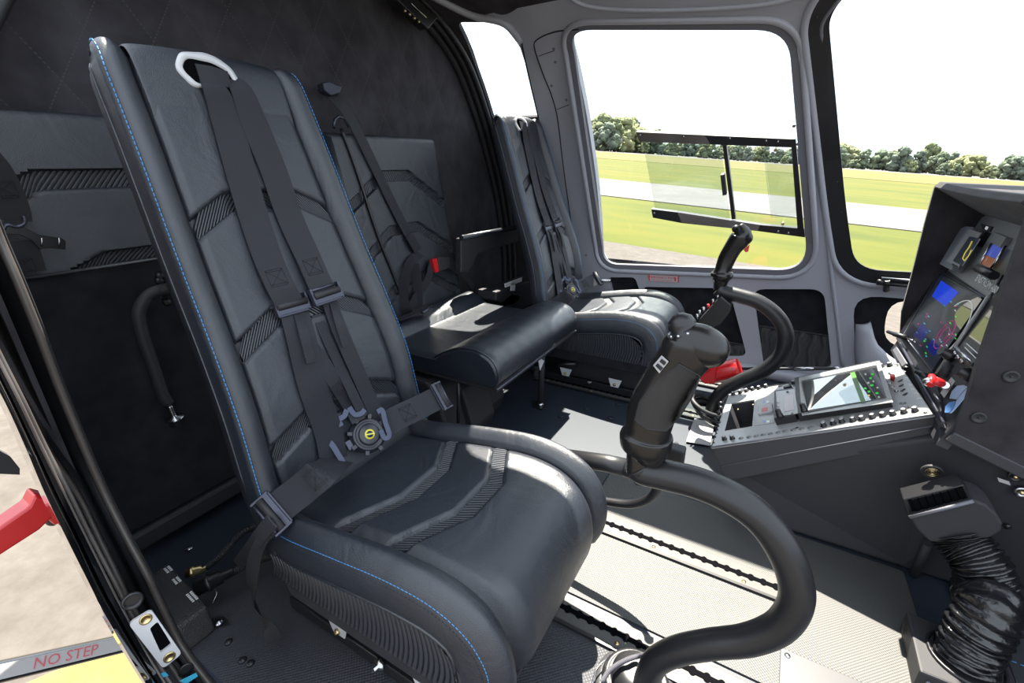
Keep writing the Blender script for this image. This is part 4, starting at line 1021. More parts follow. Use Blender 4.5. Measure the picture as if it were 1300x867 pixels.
o = B().prism([PX(u, v, -.98) for u, v in ((637, 388), (648, 378), (659, 380), (652, 386))], (.0, .01, .012)).build('strap_tag', YEL); tag(o, 'small yellow tag behind the middle rear seat cushion', 'tag')
# belts of the middle rear seat
mb_ = thing('shoulder_belt', (-1.2, 1.15, .5), 'black shoulder belt and red-buttoned buckle hanging on the middle rear seat', 'seat belt')
def NBp(u, v, off): 
    p0 = V((-1.20, 0, .34)) + N_ * off; return onpl(u, v, p0, N_)
B().ribbon(catv([NBp(408, 112, -.03), NBp(425, 125, .0), NBp(445, 150, .01), NBp(475, 210, .008), NBp(500, 262, .008), NBp(521, 302, .012), NBp(531, 318, .014)], 5), N_, .042, .002).build('shoulder_strap', WEB, mb_)
st = B(); B().ribbon([NBp(519, 298, .016), NBp(529, 315, .018)], N_, .042, .003).build('strap_fold', WEB, mb_)
lp = catv([NBp(533, 322, .016), NBp(520, 335, .03), NBp(512, 370, .034), NBp(518, 397, .03), NBp(530, 392, .03), NBp(530, 360, .034), NBp(526, 335, .03)], 6); B().ribbon(lp, V((.4, -.9, .1)), .036, .002).build('strap_loop', WEB, mb_)
lp = catv([NBp(548, 334, .02), NBp(543, 355, .03), NBp(530, 375, .03), NBp(520, 392, .03)], 6); B().ribbon(lp, N_, .034, .002).build('lower_strap', WEB, mb_)
bk = B().prism([NBp(u, v, .018) for u, v in ((551, 327), (566, 326), (567, 340), (553, 345))], N_ * .020).build('buckle', BLKM, mb_, bevel=.002)
B().prism([NBp(u, v, .0185) for u, v in ((545, 329), (551, 328), (553.5, 345), (549, 346))], N_ * .017).build('release_button', RED, bk, bevel=.001)
lp = catv([NBp(567, 334, .026), NBp(580, 343, .022), NBp(592, 352, .016), NBp(601, 365, .014)], 5); B().ribbon(lp, N_, .030, .003).build('buckle_strap', WEB, mb_)
lp = catv([PX(505, 410, -1.12), PX(525, 402, -1.11), PX(545, 392, -1.10)], 4); B().ribbon([p + V((0, 0, .012)) for p in lp], V((0, 0, 1)), .03, .003).build('lap_strap', WEB, mb_)
B().tube([PX(536, 397, -1.09), PX(547, 391, -1.09)], .006, 8).build('end_fitting', BUK, mb_)
# anchor at top of the middle seat
at = thing('belt_anchor', NBp(412, 118, 0), 'black belt anchor clip at the head of the middle rear seat', 'belt anchor')
B().prism([NBp(u, v, -.02) for u, v in ((402, 108), (410, 106), (427, 113), (424, 121), (413, 124), (405, 118))], N_ * .03).build('clip', BUK, at, bevel=.003)
B().tube([NBp(u, v, .004) for u, v in ((424, 162), (425, 152), (430, 148), (437, 150), (443, 162))], .005, 8).build('guide_hook', BUK, at)
# belt with hook fittings on the left rear seat
rb = thing('shoulder_belt', (-1.2, .3, .8), 'black belt end with metal hook plate on the folded rear seat at the picture edge', 'seat belt')
xb_ = -1.235
B().ribbon(catv([PX(-30, 190, xb_), PX(-8, 215, xb_), PX(8, 245, xb_), PX(16, 268, xb_), PX(18, 280, xb_)], 4), V((1, 0, 0)), .048, .003).build('strap', WEB, rb)
B().ribbon(catv([PX(22, 306, xb_ + .004), PX(30, 325, xb_ + .004), PX(36, 345, xb_ + .002)], 4), V((1, 0, 0)), .050, .005).build('lower_strap', WEB, rb)
B().tube(catv([PX(u, v, xb_ + .012) for u, v in ((30, 274), (31, 283), (22, 288), (8, 286), (2, 300), (5, 315))], 4), .0035, 8).build('hook', BUK, rb)
hp_ = [PX(u, v, xb_ + .010) for u, v in ((3, 283), (28, 288), (50, 298), (78, 302), (83, 306), (83, 317), (62, 315), (50, 316), (40, 305), (24, 298), (6, 297))]
B().prism(hp_, (.003, 0, 0)).build('hook_plate', BLK, rb, bevel=.001)
for u in (53, 75): B().tube([PX(u, 302, xb_ + .016), PX(u, 313, xb_ + .016)], .0015, 6).build('slot_edge', STEEL, rb)
st = B(); xbox(st, PX(28, 338, xb_ + .008), V((0, 1, 0)), V((0, 0, 1)), V((1, 0, 0)), .034, .026); xbox(st, PX(4, 240, xb_ + .003), V((0, 1, 0)), V((0, 0, 1)), V((1, 0, 0)), .034, .03); st.build('stitching', STK, rb, fix=False)
# ================================================================== centre console
YN = 1.145
cA = PY(903, 568, YN); cC = PY(1186, 527, YN); ca = (cC - cA).normalized(); cn = ca.cross(V((0, 1, 0))).normalized()
if cn.z < 0: cn = -cn
def PC(u, v, off=0.0): return onpl(u, v, cA + cn * off, cn)
co = thing('center_console', (cA + cC) / 2 + V((0, .15, -.1)), 'grey-topped centre console with rows of breakers, two knobbed units and a bright display', 'console')
cB = PC(925, 500); cD = PC(1141, 462)
quad = [cA, cC, cD, cB]
# recess (open tray) as a hole in the face plate
tr = [PC(920, 547), PC(955, 541), PC(958, 507), PC(929, 512)]
def uvc(p): d = p - cA; return V((d.dot(ca), d.dot(V((0, 1, 0)))))
plate = skin('face_plate', [uvc(p) for p in quad], [[uvc(p) for p in tr]], CONS, .004, 0, fn=lambda x, y, o: cA + ca * x + V((0, y, 0)) + cn * o, step=.1, parent=co)
B().tube([q_ + cn * .0005 for q_ in quad], .0022, 6, closed=True).build('plate_edge', GRID, co)
mb = B(); bt = [p - cn * .10 + ca * .006 for p in tr]
for i in range(4): mb.add([tr[i], tr[(i + 1) % 4], bt[(i + 1) % 4], bt[i]], [(0, 1, 2, 3)], False)
mb.add(bt, [(0, 1, 2, 3)], False); mb.build('recess', CONB, co)
for u, v in ((937, 520), (956, 514)): B().ball(PC(u, v, -.012), .003, 5).build('recess_screw', BRASS, co)
# skirt
sk = [cA, cC, PY(1192, 552, YN), PY(1160, 562, YN), PY(920, 611, YN), PY(912, 590, YN)]
sk = [cA - cn * .0045, cC - cn * .0045, PY(1192, 546, YN), PY(1180, 561, YN), PY(923, 611, YN), PY(913, 592, YN)]
dy = cD.y - YN
mb = B(); sk2 = [p + V((0, dy - .005, 0)) for p in sk]; mb.add(sk, [tuple(range(6))], False); mb.add(sk2, [tuple(reversed(range(6)))], False)
mb.add(sk + sk2, [(i, (i + 1) % 6, 6 + (i + 1) % 6, 6 + i) for i in range(1, 6)], False); mb.build('console_body', CONB, co, bevel=.003)
B().tube([sk[5] + V((0, -.001, 0)), cC - cn * .022 + V((0, -.001, 0))], .0015, 6).build('skirt_seam', GRID, co)
# modules
def unit(px, h0, h, name, m, par=co, bevel=.001):
    return B().prism([PC(u, v, h0) for u, v in px], cn * h).build(name, m, par, bevel=bevel)
unit([(958, 541), (983, 537), (986, 503), (960, 506)], .0, .0015, 'fuel_panel', CONS)
sw = unit([(963, 527.5), (982, 524), (981, 514), (964, 517)], .0015, .006, 'switch_guard', LBL)
unit([(967, 523), (975, 521.5), (974.5, 517), (967, 518.5)], .0076, .001, 'warning_light', mat('dim_red_lens', (.45, .10, .07), .3), sw)
for u, v in ((971, 510), (971, 535)):
    unit([(u - 2, v + 1.5), (u, v + 1.3), (u, v - 1.3), (u - 2, v - 1)], .0016, .0004, 'blue_mark', CYL); unit([(u + 2, v + 1.5), (u + 6, v + 1), (u + 6, v - 1.5), (u + 2, v - 1)], .0016, .0004, 'white_mark', WHITE)
r1 = unit([(986, 540), (1013, 535.5), (1010, 500), (986, 503.5)], .0, .020, 'radio', BLK)
unit([(987, 529), (1014, 525), (1009, 494), (985, 497.5)], .0205, .0015, 'radio_face', CONS, r1)
unit([(996, 523), (1008, 520.5), (1007, 501), (995, 503)], .0222, .0008, 'radio_window', mat('pale_window', (.42, .38, .38), .25), r1)
r2 = unit([(1016, 535), (1134, 517), (1118, 466), (1012, 488)], .0, .022, 'multifunction_display', BLK)
unit([(1018, 528), (1134, 511), (1117, 458.5), (1014, 480)], .0222, .002, 'display_bezel', CONS, r2)
unit([(1026, 524), (1124.5, 505.5), (1113, 463.5), (1017, 484)], .0244, .0012, 'display_bezel_inner', BLK, r2)
B().prism([PC(u, v, .0258) for u, v in ((1025, 521), (1125.5, 505), (1113, 466.5), (1019, 485))], cn * .0006).build('display_screen', SCRC, r2)
for u, v, c, w_ in ((1107, 480, E_GR, 3), (1104, 486, E_W, 3), (1108, 489, E_GR, 4), (1100, 493, E_GR, 3.2), (1105, 497, E_GR, 3), (1111, 484, E_W, 2), (1115, 499, E_GR, 3.5), (1116, 492, E_W, 2.5), (1101, 475, E_W, 2), (1105, 502, E_YE, 2.5), (1109, 475, E_GR, 3), (1118, 504, E_W, 2)):
    u -= 3; unit([(u, v + 1.2), (u + w_, v + .7), (u + w_ - .5, v - 1.2), (u - .5, v - .7)], .0266, .0002, 'screen_symbol', c, r2, 0)
unit([(1093, 511), (1099, 510), (1085, 472), (1079, 473.5)], .0266, .0002, 'screen_band', mat('band_green', (.05, .14, .02), .3), r2, 0)
# fins of the heat sink on the near side of the display
mb = B()
for i in range(34):
    t = i / 33; a = PC(1018, 534).lerp(PC(1132, 516), t) - V((0, .003, 0)); mb.frame(a + cn * .011, .0022, .004, .018, ca, V((0, 1, 0)), cn)
mb.build('heat_sink_fins', BLKM, r2)
def knob(u, v, r, h, par, off=0, name='knob', m=BLK):
    p = PC(u, v, off); k_ = B().lathe([(r, 0), (r, h * .4), (r * .82, h * .45), (r * .78, h), (0.0001, h)], p, cn, 18).build(name, m, par); return k_
for u, v, par in ((991, 530, r1), (1022, 523, r2)):
    knob(u, v, .008, .022, par, .022); 
for u, v, par in ((1003, 488, r1), (1006, 526, r1), (1048, 519, r2), (1058, 517, r2), (1000, 498, r1)):
    knob(u, v, .0032, .004, par, .022, 'small_button', GRID)
B().frame(PC(1001, 494, .012), .02, .012, .02, ca, V((0, 1, 0)), cn).build('radio_rear_block', BLK, r1)
B().frame(PC(1106, 463, .012), .016, .012, .016, ca, V((0, 1, 0)), cn).build('display_rear_block', BLK, r2)
for u, v in ((988, 511), (988, 516), (988, 521)): knob(u, v, .003, .003, r1, .022, 'small_button', LBL)
# circuit breakers
near = [(1046, 541), (1058, 538.5), (1069, 536), (1083, 534.5), (1094.5, 533), (1108, 530.5), (1121, 528.5), (1134, 526.5), (1148, 524), (1162, 522), (920, 558), (930, 557)]
far = [(931, 501), (940, 499), (948, 497), (956, 495), (964, 493.5), (973, 491.5), (1008, 487), (1017, 485), (1027, 483), (1036, 481), (1046, 479.5), (1056, 477.5), (1066, 475.5), (1076, 473), (1087, 471), (1097, 469), (1119, 466), (1130, 464.5)]
def breaker(u, v):
    p = PC(u, v); o = B().lathe([(.0068, 0), (.0068, .0025), (.0052, .0028), (.0052, .009), (.0001, .009)], p, cn, 14).build('circuit_breaker', BLK, co)
    B().lathe([(.0042, .0091), (.0042, .0098), (.0001, .0098)], p, cn, 10).build('breaker_cap', LBL, o)
for u, v in near + far: breaker(u, v)
for u, v in ((941, 556.5), (951, 555), (960, 553.5), (969, 552), (978, 550.8), (988, 549), (997, 547.5), (1007, 546), (1018, 544.5), (1029, 543), (982, 492), (991, 490), (1146, 512), (1150, 518)):
    B().lathe([(.0062, 0), (.0062, .0008), (.0001, .0012)], PC(u, v), cn, 14).build('blank_plug', mat('plug_grey', (.19, .19, .185), .4) if 'plug_grey' not in bpy.data.materials else bpy.data.materials['plug_grey'], co)
for u, v in ((906, 562), (1175, 524), (1012, 543), (1140, 464)): B().lathe([(.0035, 0), (.0035, .0012), (.0001, .0016)], PC(u, v), cn, 10).build('panel_screw', BLK, co)
for i in range(5): B().lathe([(.0028, 0), (.0028, .002), (.0001, .0024)], PC(908 + i * 1.4, 555 - i * 4.6), cn, 8).build('small_button', BLK, co)
for u, v in ((911, 530), (912, 524), (915, 518), (915, 512)): B().ball(PC(u, v, .006), .007, 6).build('side_button', BLK, co)
# toggle switches on the forward part
for i, (u, v) in enumerate([(1130, 487), (1133, 492), (1138, 497), (1134, 479)]):
    p = PC(u, v); o = B().lathe([(.0042, 0), (.0042, .003), (.002, .0035)], p, cn, 12).build('toggle_switch', STEEL, co)
    B().tube([p + cn * .003, p + cn * .014 - ca * .006], [.0016, .0028], 8).build('lever', LBL, o)
rg = B().tube([PC(1133, 482, .002), PC(1133, 476, .016)], .0048, 10).build('red_guard', RED, co)
for u, v in ((1144, 489), (1146, 495), (1149, 500), (1143, 483)): B().frame(PC(u, v, .0015), .010, .005, .002, V((0, 1, 0)).lerp(ca, .4).normalized(), ca, cn).build('indicator_slot', BLK, co)
mb = B(); r_ = random.Random(3)
for u, v in near[:10] + [(1152, 486), (1154, 490), (1157, 495), (1160, 500), (1164, 506), (1140, 474), (1148, 478), (1135, 470), (1150, 472), (1168, 512)]:
    p = PC(u - 1, v - 6.5, .0002); 
    for k in range(3): mb.frame(p + V((0, -.003 + .003 * k, 0)), .009 - .002 * k, .0012, .0003, ca, V((0, 1, 0)), cn)
mb.build('white_legend', WHITE, co)
# ================================================================== pedestal below the console and panel
pd = thing('pedestal', (.3, 1.25, 0), 'matte dark pedestal under the console, running forward beneath the instrument panel', 'pedestal')
yb = 1.165
t0 = V((-.01, yb + .01, .16)); 
bodyp = [V((-.02, yb, 0)), V((.375, yb, 0)), V((.80, yb, 0)), V((.80, 1.085, .33)), V((.47, 1.085, .385)), V((.335, 1.13, .37)), V((-.03, yb + .01, .14))]
mb = B(); bk_ = [V((p.x, 1.50, p.z)) for p in bodyp]; n = len(bodyp)
mb.add(bodyp, [(0, 1, 6), (1, 5, 6), (1, 4, 5), (1, 2, 4), (2, 3, 4)], False); mb.add(bk_, [(6, 1, 0), (6, 5, 1), (5, 4, 1), (4, 2, 1), (4, 3, 2)], False)
mb.add(bodyp + bk_, [(i, (i + 1) % n, n + (i + 1) % n, n + i) for i in range(n)], False); o = mb.build('pedestal_body', PEDB, pd, bevel=.012, seg=4)
# ports on the pedestal
pdn = V((0, -1, -.2)).normalized()
def pplane(u, v, off=0):  # near face of the pedestal, roughly
    nrm = V((0, .4 , .0)); p0 = V((.4, yb, 0)); nr_ = V((0, -.98, -.22)).normalized(); return onpl(u, v, p0 + nr_ * off, nr_)
nr_ = V((0, -.98, -.22)).normalized()
sp_ = pplane(1183, 598, .002); s_o = B().lathe([(.018, 0), (.018, .004), (.0155, .006), (.014, .003), (.0001, .003)], sp_, nr_, 28).build('round_speaker', BLKM, pd)
for r_ in (.011, .0075, .004): B().lathe([(r_, .003), (r_, .0045), (r_ - .0015, .0045), (r_ - .0015, .003)], sp_, nr_, 24, False).build('speaker_ring', BRASS, s_o)
for u, v, nm in ((1289, 604, 'jack_socket'), (1297, 624, 'jack_socket')):
    p = pplane(u, v, .002); j = B().lathe([(.012, 0), (.012, .003), (.008, .005), (.007, .001), (.0001, .001)], p, nr_, 20).build(nm, STEEL if v > 610 else BLK, pd); B().ball(p + nr_ * .003, .0045, 6).build('socket_pin', BRASS, j)
lp4 = [pplane(u, v, .002) for u, v in ((1266, 606), (1281, 611), (1283, 616), (1268, 611))]
B().prism(lp4, nr_ * .0008).build('jack_label', LBL, pd)
B().lathe([(.006, 0), (.006, .003), (.0001, .004)], pplane(1279, 668, .002), nr_, 12).build('screw', BLK, pd)
B().tube([pplane(1178, 690, .012), pplane(1160, 730, .012)], .009, 8).build('side_rib', PEDB, pd)
for u, v in ((1158, 765), (1162, 768)): B().ball(PY(u, v, 1.12), .006, 5).build('wire_clip', BLK, pd)
# lower dark carpet forward of the mat
tag(B().prism([V((.46, .21, .0)), V((.95, .21, .0)), V((.95, 1.16, .0)), V((.46, 1.16, .0))], (0, 0, .012)).build('floor_mat', mat('dark_carpet', (.022, .024, .03), .9)), 'dark carpet forward of the air duct at the right picture edge', 'carpet')
mb = B(); c0 = PZ(1284, 839, .0135); 
for i in range(16): mb.tube([c0 + V((.012 * i, -.0005 * i, 0)), c0 + V((.012 * i + .007, -.0005 * i, 0))], .001, 4)
tag(mb.build('carpet_stitching', STI), 'blue stitched line on the dark carpet at the right picture edge', 'stitching')
# ================================================================== instrument panel
KX = .335; KZ = .405
pT = V((.27, 0, 1)).normalized(); pN = V((-pT.z, 0, pT.x)); pO = V((KX, 0, KZ))
def PP(u, v, off=0.0):
    p = onpl(u, v, pO + pN * off, pN); p.y = max(p.y, YCK + .0175); return p
YCK = 1.075
ip = thing('instrument_panel', (.5, 1.35, .4), 'suede-covered instrument panel and glareshield with tall colour displays', 'instrument panel')
YFR = PP(1146, 430).y + .03
Lp_ = (PP(1245, 283) - pO).dot(pT)
def pp_(y, s, off=0): return V((pO.x, y, pO.z)) + pT * s + pN * off
B().prism([pp_(YCK + .008, -.03), pp_(YFR, -.03), pp_(YFR, .44), pp_(YCK + .008, .44)], -pN * .02).build('panel_face', CONB, ip)
# near cheek (suede)
l0z_ = PY(1187, 237, YFR + .01).z
ck = [PY(1211, 551, YCK), PY(1227, 511, YCK), PY(1237, 475, YCK), PY(1252, 430, YCK), PY(1300, 292, YCK), V((PY(1300, 292, YCK).x - .004, YCK, l0z_ + .004)), V((.95, YCK, l0z_ - .022)), V((.95, YCK, .28)), V((.47, YCK, PY(1300, 600, YCK).z))]
B().prism(ck, (0, .016, 0)).build('near_cheek', SUE, ip)
bz = [PY(1200, 560, YCK - .002), PY(1212, 549, YCK - .002), PY(1300, 592, YCK - .002), V((.95, YCK - .002, .265)), V((.95, YCK - .002, .245)), PY(1300, 610, YCK - .002)]
B().prism(bz, (0, .03, 0)).build('lower_trim', CONB, ip, bevel=.003)
for u, v in ((1283.5, 478), (1242.5, 530)):
    p = PY(u, v, YCK - .001); sc_ = B().lathe([(.0115, 0), (.0115, .002), (.008, .003), (.0065, .001), (.0001, .001)], p, (0, -1, 0), 20).build('cheek_screw', BLKM, ip); B().ball(p - V((0, .0015, 0)), .002, 4).build('screw_socket', BLK, sc_)
# far cheek
YF2 = YFR + .01
fk = [PY(1187, 237, YF2), PY(1175, 280, YF2), PY(1160, 340, YF2), PY(1145, 395, YF2), PY(1143, 425, YF2), PY(1148, 462, YF2), V((.95, YF2, .28)), V((.95, YF2, l0z_ - .06))]
B().prism(fk, (0, .016, 0)).build('far_cheek', SUE, ip, bevel=.003)
# hood
l0 = PY(1187, 237, YF2); l1 = V((l0.x, YCK, l0.z)); iT = pp_(YF2, Lp_ + .01); iN = pp_(YCK, Lp_ + .01)
P = []
for k in range(17):
    y = lerp(YF2 + .016, YCK - .0, k / 16); bow = -.004 * math.sin(pi * k / 16)
    P.append([V((l0.x, y, l0.z + bow)), V((l0.x + .01, y, l0.z + .012 + bow)), V((.95, y, l0.z - .02)), V((.95, y, l0.z - .06)), V((iT.x + .01, y, iT.z + .004)), V((l0.x + .008, y, l0.z - .006 + bow))])
mb = B(); mb.grid(P, cv=True, smooth=False); mb.cap(P[0]); mb.cap(list(reversed(P[-1]))); mb.build('glareshield', SUE, ip, bevel=.002)
# face modules
def pu(px, h0, h, name, m, par=ip, bevel=.0008): return B().prism([PP(u, v, h0) for u, v in px], pN * h).build(name, m, par, bevel=bevel)
UP = mat('panel_grey', (.22, .22, .23), .4)
pu([(1205, 344), (1256, 379), (1330, 250), (1248, 276)], .001, .003, 'upper_plate', UP)
s1 = pu([(1206, 339), (1221, 347), (1250, 301), (1250, 292), (1239, 291), (1233, 294)], .004, .024, 'standby_display', mat('standby_case', (.16, .17, .19), .35))
pu([(1203, 332), (1217, 341), (1247, 296), (1232, 291)], .0283, .003, 'display_bezel', UP, s1)
pu([(1210, 331), (1222, 338), (1245, 303), (1231, 300)], .0316, .0006, 'display_screen', SCRN, s1)
mb = B(); mb.tube([PP(u, v, .0328) for u, v in ((1234, 306), (1230, 314), (1225, 321), (1222, 328), (1224, 331), (1230, 324), (1233, 317))], .0009, 5); mb.build('screen_line', E_YE, s1)
for i in range(4): pu([(1208.5 + i * 2.6, 336 + i * 1.4), (1210.3 + i * 2.6, 337 + i * 1.4), (1211.3 + i * 2.6, 335.3 + i * 1.4), (1209.6 + i * 2.6, 334.4 + i * 1.4)], .0316, .002, 'small_button', BLK, s1)
pu([(1249, 292), (1258, 295), (1262, 288), (1247, 284)], .004, .004, 'annunciator', BLK)
pu([(1250, 291), (1253, 292), (1255, 288), (1252, 287)], .0085, .0005, 'annunciator_text', E_W)
s2 = pu([(1240, 340), (1257, 348), (1286, 303), (1268, 296)], .004, .012, 'attitude_indicator', mat('attitude_case', (.16, .16, .16), .4))
pu([(1244, 334), (1257, 340), (1264, 329), (1251, 323.5)], .0165, .0008, 'brown_half', E_BROWN, s2)
pu([(1251, 323), (1264, 328.5), (1272, 315), (1260, 309.5)], .0165, .0008, 'blue_half', E_SKY, s2)
B().tube([PP(1241, 340, .02), PP(1259, 309, .02)], .0028, 8).build('frame_bar', STEEL, s2); B().tube([PP(1258, 342, .02), PP(1277, 312, .02)], .0028, 8).build('frame_bar', STEEL, s2)
B().tube([PP(1242, 340, .03), PP(1262, 350, .03)], .009, 10).build('roller', BLK, s2)
pu([(1258, 343), (1276, 350), (1292, 322), (1276, 314)], .004, .003, 'side_plate', mat('olive_plate', (.10, .10, .07), .4), s2)
mb = B()
for i in range(3):
    for k in range(2): mb.frame(PP(1245 + i * 2.2 + k * 2, 322 - i * 3.6 + k, .0045), .002, .007, .0005, pT, V((0, 1, 0)), pN)
mb.build('legend', WHITE, ip)
te = (PP(1250, 360) - PP(1235, 350)); 
txt('ENSTROM 480', PP(1252, 360.5, .0048), V((0, -1, 0)), pT, .0215, WHITE, 'lettering', ip, .0005)
pu([(1248, 297), (1252, 299), (1256, 287), (1260, 289)][:4], .004, .002, 'marker', GRID)
pu([(1246, 313), (1250, 315), (1259, 296), (1255, 295)], .004, .014, 'selector_module', BLK)
# large primary display
d1 = pu([(1147, 425), (1187, 477), (1253, 379), (1194, 344.5)], .001, .010, 'primary_display', BLK)
B().tube([PP(u, v, .012) for u, v in ((1147, 425), (1187, 477), (1253, 379), (1194, 344.5))], .0017, 6, closed=True).build('display_bezel', BUK, d1)
B().prism([PP(u, v, .0115) for u, v in ((1150.5, 424), (1185, 468), (1247, 380), (1194, 349))], pN * .0008).build('display_screen', SCRN, d1)
def sym(px, m, nm='screen_symbol', par=d1, o=.0125): return B().prism([PP(u, v, o) for u, v in px], pN * .0002).build(nm, m, par)
sym([(1183, 376), (1200, 389), (1217, 371), (1195, 356)], E_BLUE, 'blue_band')
sym([(1160, 425), (1170, 433), (1180, 420), (1170, 410)], E_NAVY, 'map_block'); sym([(1175, 440), (1186, 453), (1194, 443), (1184, 430)], E_NAVY, 'map_block')
def arc(cu, cv, r, a0, a1, m, th=.0007):
    c = PP(cu, cv, .0128); B().tube([c + (pT * math.cos(a) + V((0, 1, 0)) * math.sin(a)) * r for a in [a0 + (a1 - a0) * i / 20 for i in range(21)]], th, 4).build('screen_arc', m, d1)
arc(1199, 425, .035, 0, 6.28, E_MG, .0006); arc(1199, 425, .018, 0, 6.28, E_MG, .0005); arc(1203, 420, .075, -2.2, .9, E_W, .0011)
r_ = random.Random(5)
for i in range(46):
    u = r_.uniform(1158, 1215); v = r_.uniform(372, 455); 
    if v > 424 + (u - 1150) * 1.22 or v < 424 - (u - 1150) * 1.55 + 6 or v > 468 - (u - 1185) * 1.4: continue
    m_ = r_.choice([E_CY, E_MG, E_W, E_GR, E_CY]); sym([(u, v), (u + 1.8, v + 1.6), (u + 2.6, v + .5), (u + .8, v - 1.1)], m_)
# second large display, partly behind the near cheek
def psol(u, v): p = PP(u, v); return p.y, (p - pO).dot(pT)
yb2, _ = psol(1190, 474); _, sb2 = psol(1228, 459); _, st2 = psol(1253, 379)
yb2 -= .03
d2 = B().prism([pp_(yb2, sb2, .001), pp_(YCK + .0175, sb2, .001), pp_(YCK + .0175, st2, .001), pp_(yb2, st2, .001)], pN * .010).build('engine_display', BLK, ip)
B().prism([pp_(yb2 - .012, sb2 + .012, .0115), pp_(YCK + .0175, sb2 + .012, .0115), pp_(YCK + .0175, st2 - .008, .0115), pp_(yb2 - .012, st2 - .008, .0115)], pN * .0008).build('display_screen', SCRN, d2)
for a, b_ in (((1227, 436), (1246, 453)), ((1225, 441), (1242, 458))): B().tube([PP(*a, .0126), PP(*b_, .0126)], .0008, 4).build('screen_line', E_W, d2)
# strip between the displays, bar and knobs
B().tube([PP(1189, 475, .014), PP(1256, 375, .014)], .004, 8).build('divider_strip', CONS, ip)
pu([(1190, 470), (1240, 512), (1246, 478), (1212, 446)], .001, .006, 'switch_plate', CONB)
B().tube([PP(1213, 441, .03), PP(1236, 463, .03)], .004, 10).build('grab_bar', STEEL, ip)
for u, v in ((1217, 450), (1221, 455), (1226, 460)): B().lathe([(.005, 0), (.004, .010), (.0001, .010)], PP(u, v, .006), pN, 10).build('push_button', STEEL, ip)
def pknob(a, b_, r, m=BLK): 
    o = B().tube([a, a.lerp(b_, .45), a.lerp(b_, .5), b_], [r, r, r * .8, r * .75], 18).build('rotary_knob', m, ip); return o
pknob(PP(1211, 453, .006), PP(1194, 445, .034), .0125); pknob(PP(1233, 477, .006), PP(1214, 469, .034), .0125)
B().tube([PP(1196, 478, .012), PP(1206, 462, .012)], .010, 10).build('lever_block', BLKM, ip)
# red guarded knob with cable
gk = thing('throttle_knob', PP(1185, 484, .03), 'red-handled control knob with steel shank at the foot of the instrument panel', 'control knob')
B().tube([PP(1202, 490, .01), PP(1200, 489, .026)], .007, 14).build('shank', STEEL, gk)
B().tube([PP(1201, 489.5, .02), PP(1184, 482, .05)], .0085, 14).build('red_sleeve', RED, gk)
B().ball(PP(1178, 485, .055), .009, 8).build('knob_cap', STEEL, gk); B().tube([PP(1183, 477, .052), PP(1181, 489, .052)], .006, 10).build('red_collar', RED, gk)
pl_ = pu([(1194, 499), (1199, 505), (1213, 484), (1208, 479)], .007, .0008, 'placard', LBL)
bar2 = B().tube([PP(1187, 500, .01), PP(1192, 509, .01)], .003, 6).build('small_bar', STEEL, ip)
# round blue emblem of three leaves
ec = PP(1216, 507, .0075); 
def leaf(px): return B().prism([PP(u, v, .0095) for u, v in px], pN * .0012).build('blue_emblem', CYL, ip)
E2 = mat('emblem_light', (.35, .47, .68), .3)
o = leaf(catish := [(1200, 524), (1201, 516), (1206, 511), (1213, 509.5), (1211, 517), (1206, 524)])
B().prism([PP(u, v, .0095) for u, v in ((1206, 506), (1209, 497), (1216, 490), (1224, 489), (1229, 491), (1221, 499), (1215, 507))], pN * .0012).build('blue_emblem', E2, ip)
B().prism([PP(u, v, .0095) for u, v in ((1215, 509), (1222, 500), (1229, 493), (1228, 503), (1222, 514), (1211, 524), (1207, 525), (1212, 518))], pN * .0012).build('blue_emblem', E2, ip)
# lower frame edge of the panel along the console
B().tube([PP(1143, 436, .014), PP(1206, 552, .010)], .0032, 8).build('lower_edge', BUK, ip)
pu([(1140, 430), (1150, 425), (1190, 478), (1196, 502), (1206, 552), (1196, 545)], .0, .006, 'lower_panel', CONB)
pu([(1133, 442), (1139, 440), (1153, 462), (1147, 466)], .02, .004, 'switch_label_strip', GRID)
for a, b_ in (((1127, 421), (1150, 429)), ((1162, 471), (1180, 480))):
    pa = PP(*a, .045); pb = PP(*b_, .02); sw = B().tube([pa, pa.lerp(pb, .35), pa.lerp(pb, .4), pb], [.0045, .0055, .007, .007], 12).build('guarded_switch', BLK, ip); B().tube([pb, pb + (pb - pa) * .5], .002, 6).build('cable', STEEL, sw)
# ================================================================== air outlet and hose
YD = 1.03
vo = thing('air_outlet', PY(1200, 655, YD), 'black air outlet with grille and flat housing above the ribbed hose', 'air vent')
g4 = [PY(1146, 634, YD), PY(1224, 615, YD), PY(1233, 635, YD), PY(1154, 655, YD)]; gn = (g4[1] - g4[0]).cross(g4[3] - g4[0]).normalized()
if gn.y > 0: gn = -gn
ex = (g4[1] - g4[0]).normalized(); ey = gn.cross(ex)
if ey.z < 0: ey = -ey
B().prism(g4, -gn * .04).build('grille_box', BLK, vo, bevel=.002)
gi = [c_ + ((g4[0] + g4[1] + g4[2] + g4[3]) / 4 - c_) * .15 + gn * .0006 for c_ in g4]; B().prism(gi, gn * .0004).build('grille_opening', HOLE, vo)
for i in range(7):
    t = (i + .5) / 7; a = gi[0].lerp(gi[1], t); b_ = gi[3].lerp(gi[2], t); B().prism([a, b_, b_ + ex * .010, a + ex * .010], gn * .003).build('vane', HOLE, vo)
hp2 = [PY(u, v, YD - .012) for u, v in ((1154, 655), (1235, 634.5), (1252, 641), (1265, 652), (1273, 665), (1271, 675), (1258, 683), (1212, 691), (1180, 688), (1164, 672))]
B().prism(hp2, (0, .07, 0)).build('housing', PEDB, vo, bevel=.004); B().tube([hp2[0] + V((0, -.004, 0)), hp2[1] + V((0, -.004, 0))], .0035, 8).build('lip', GRID, vo)
HB0 = PZ(1226, 836, .05); HB0.z = 0
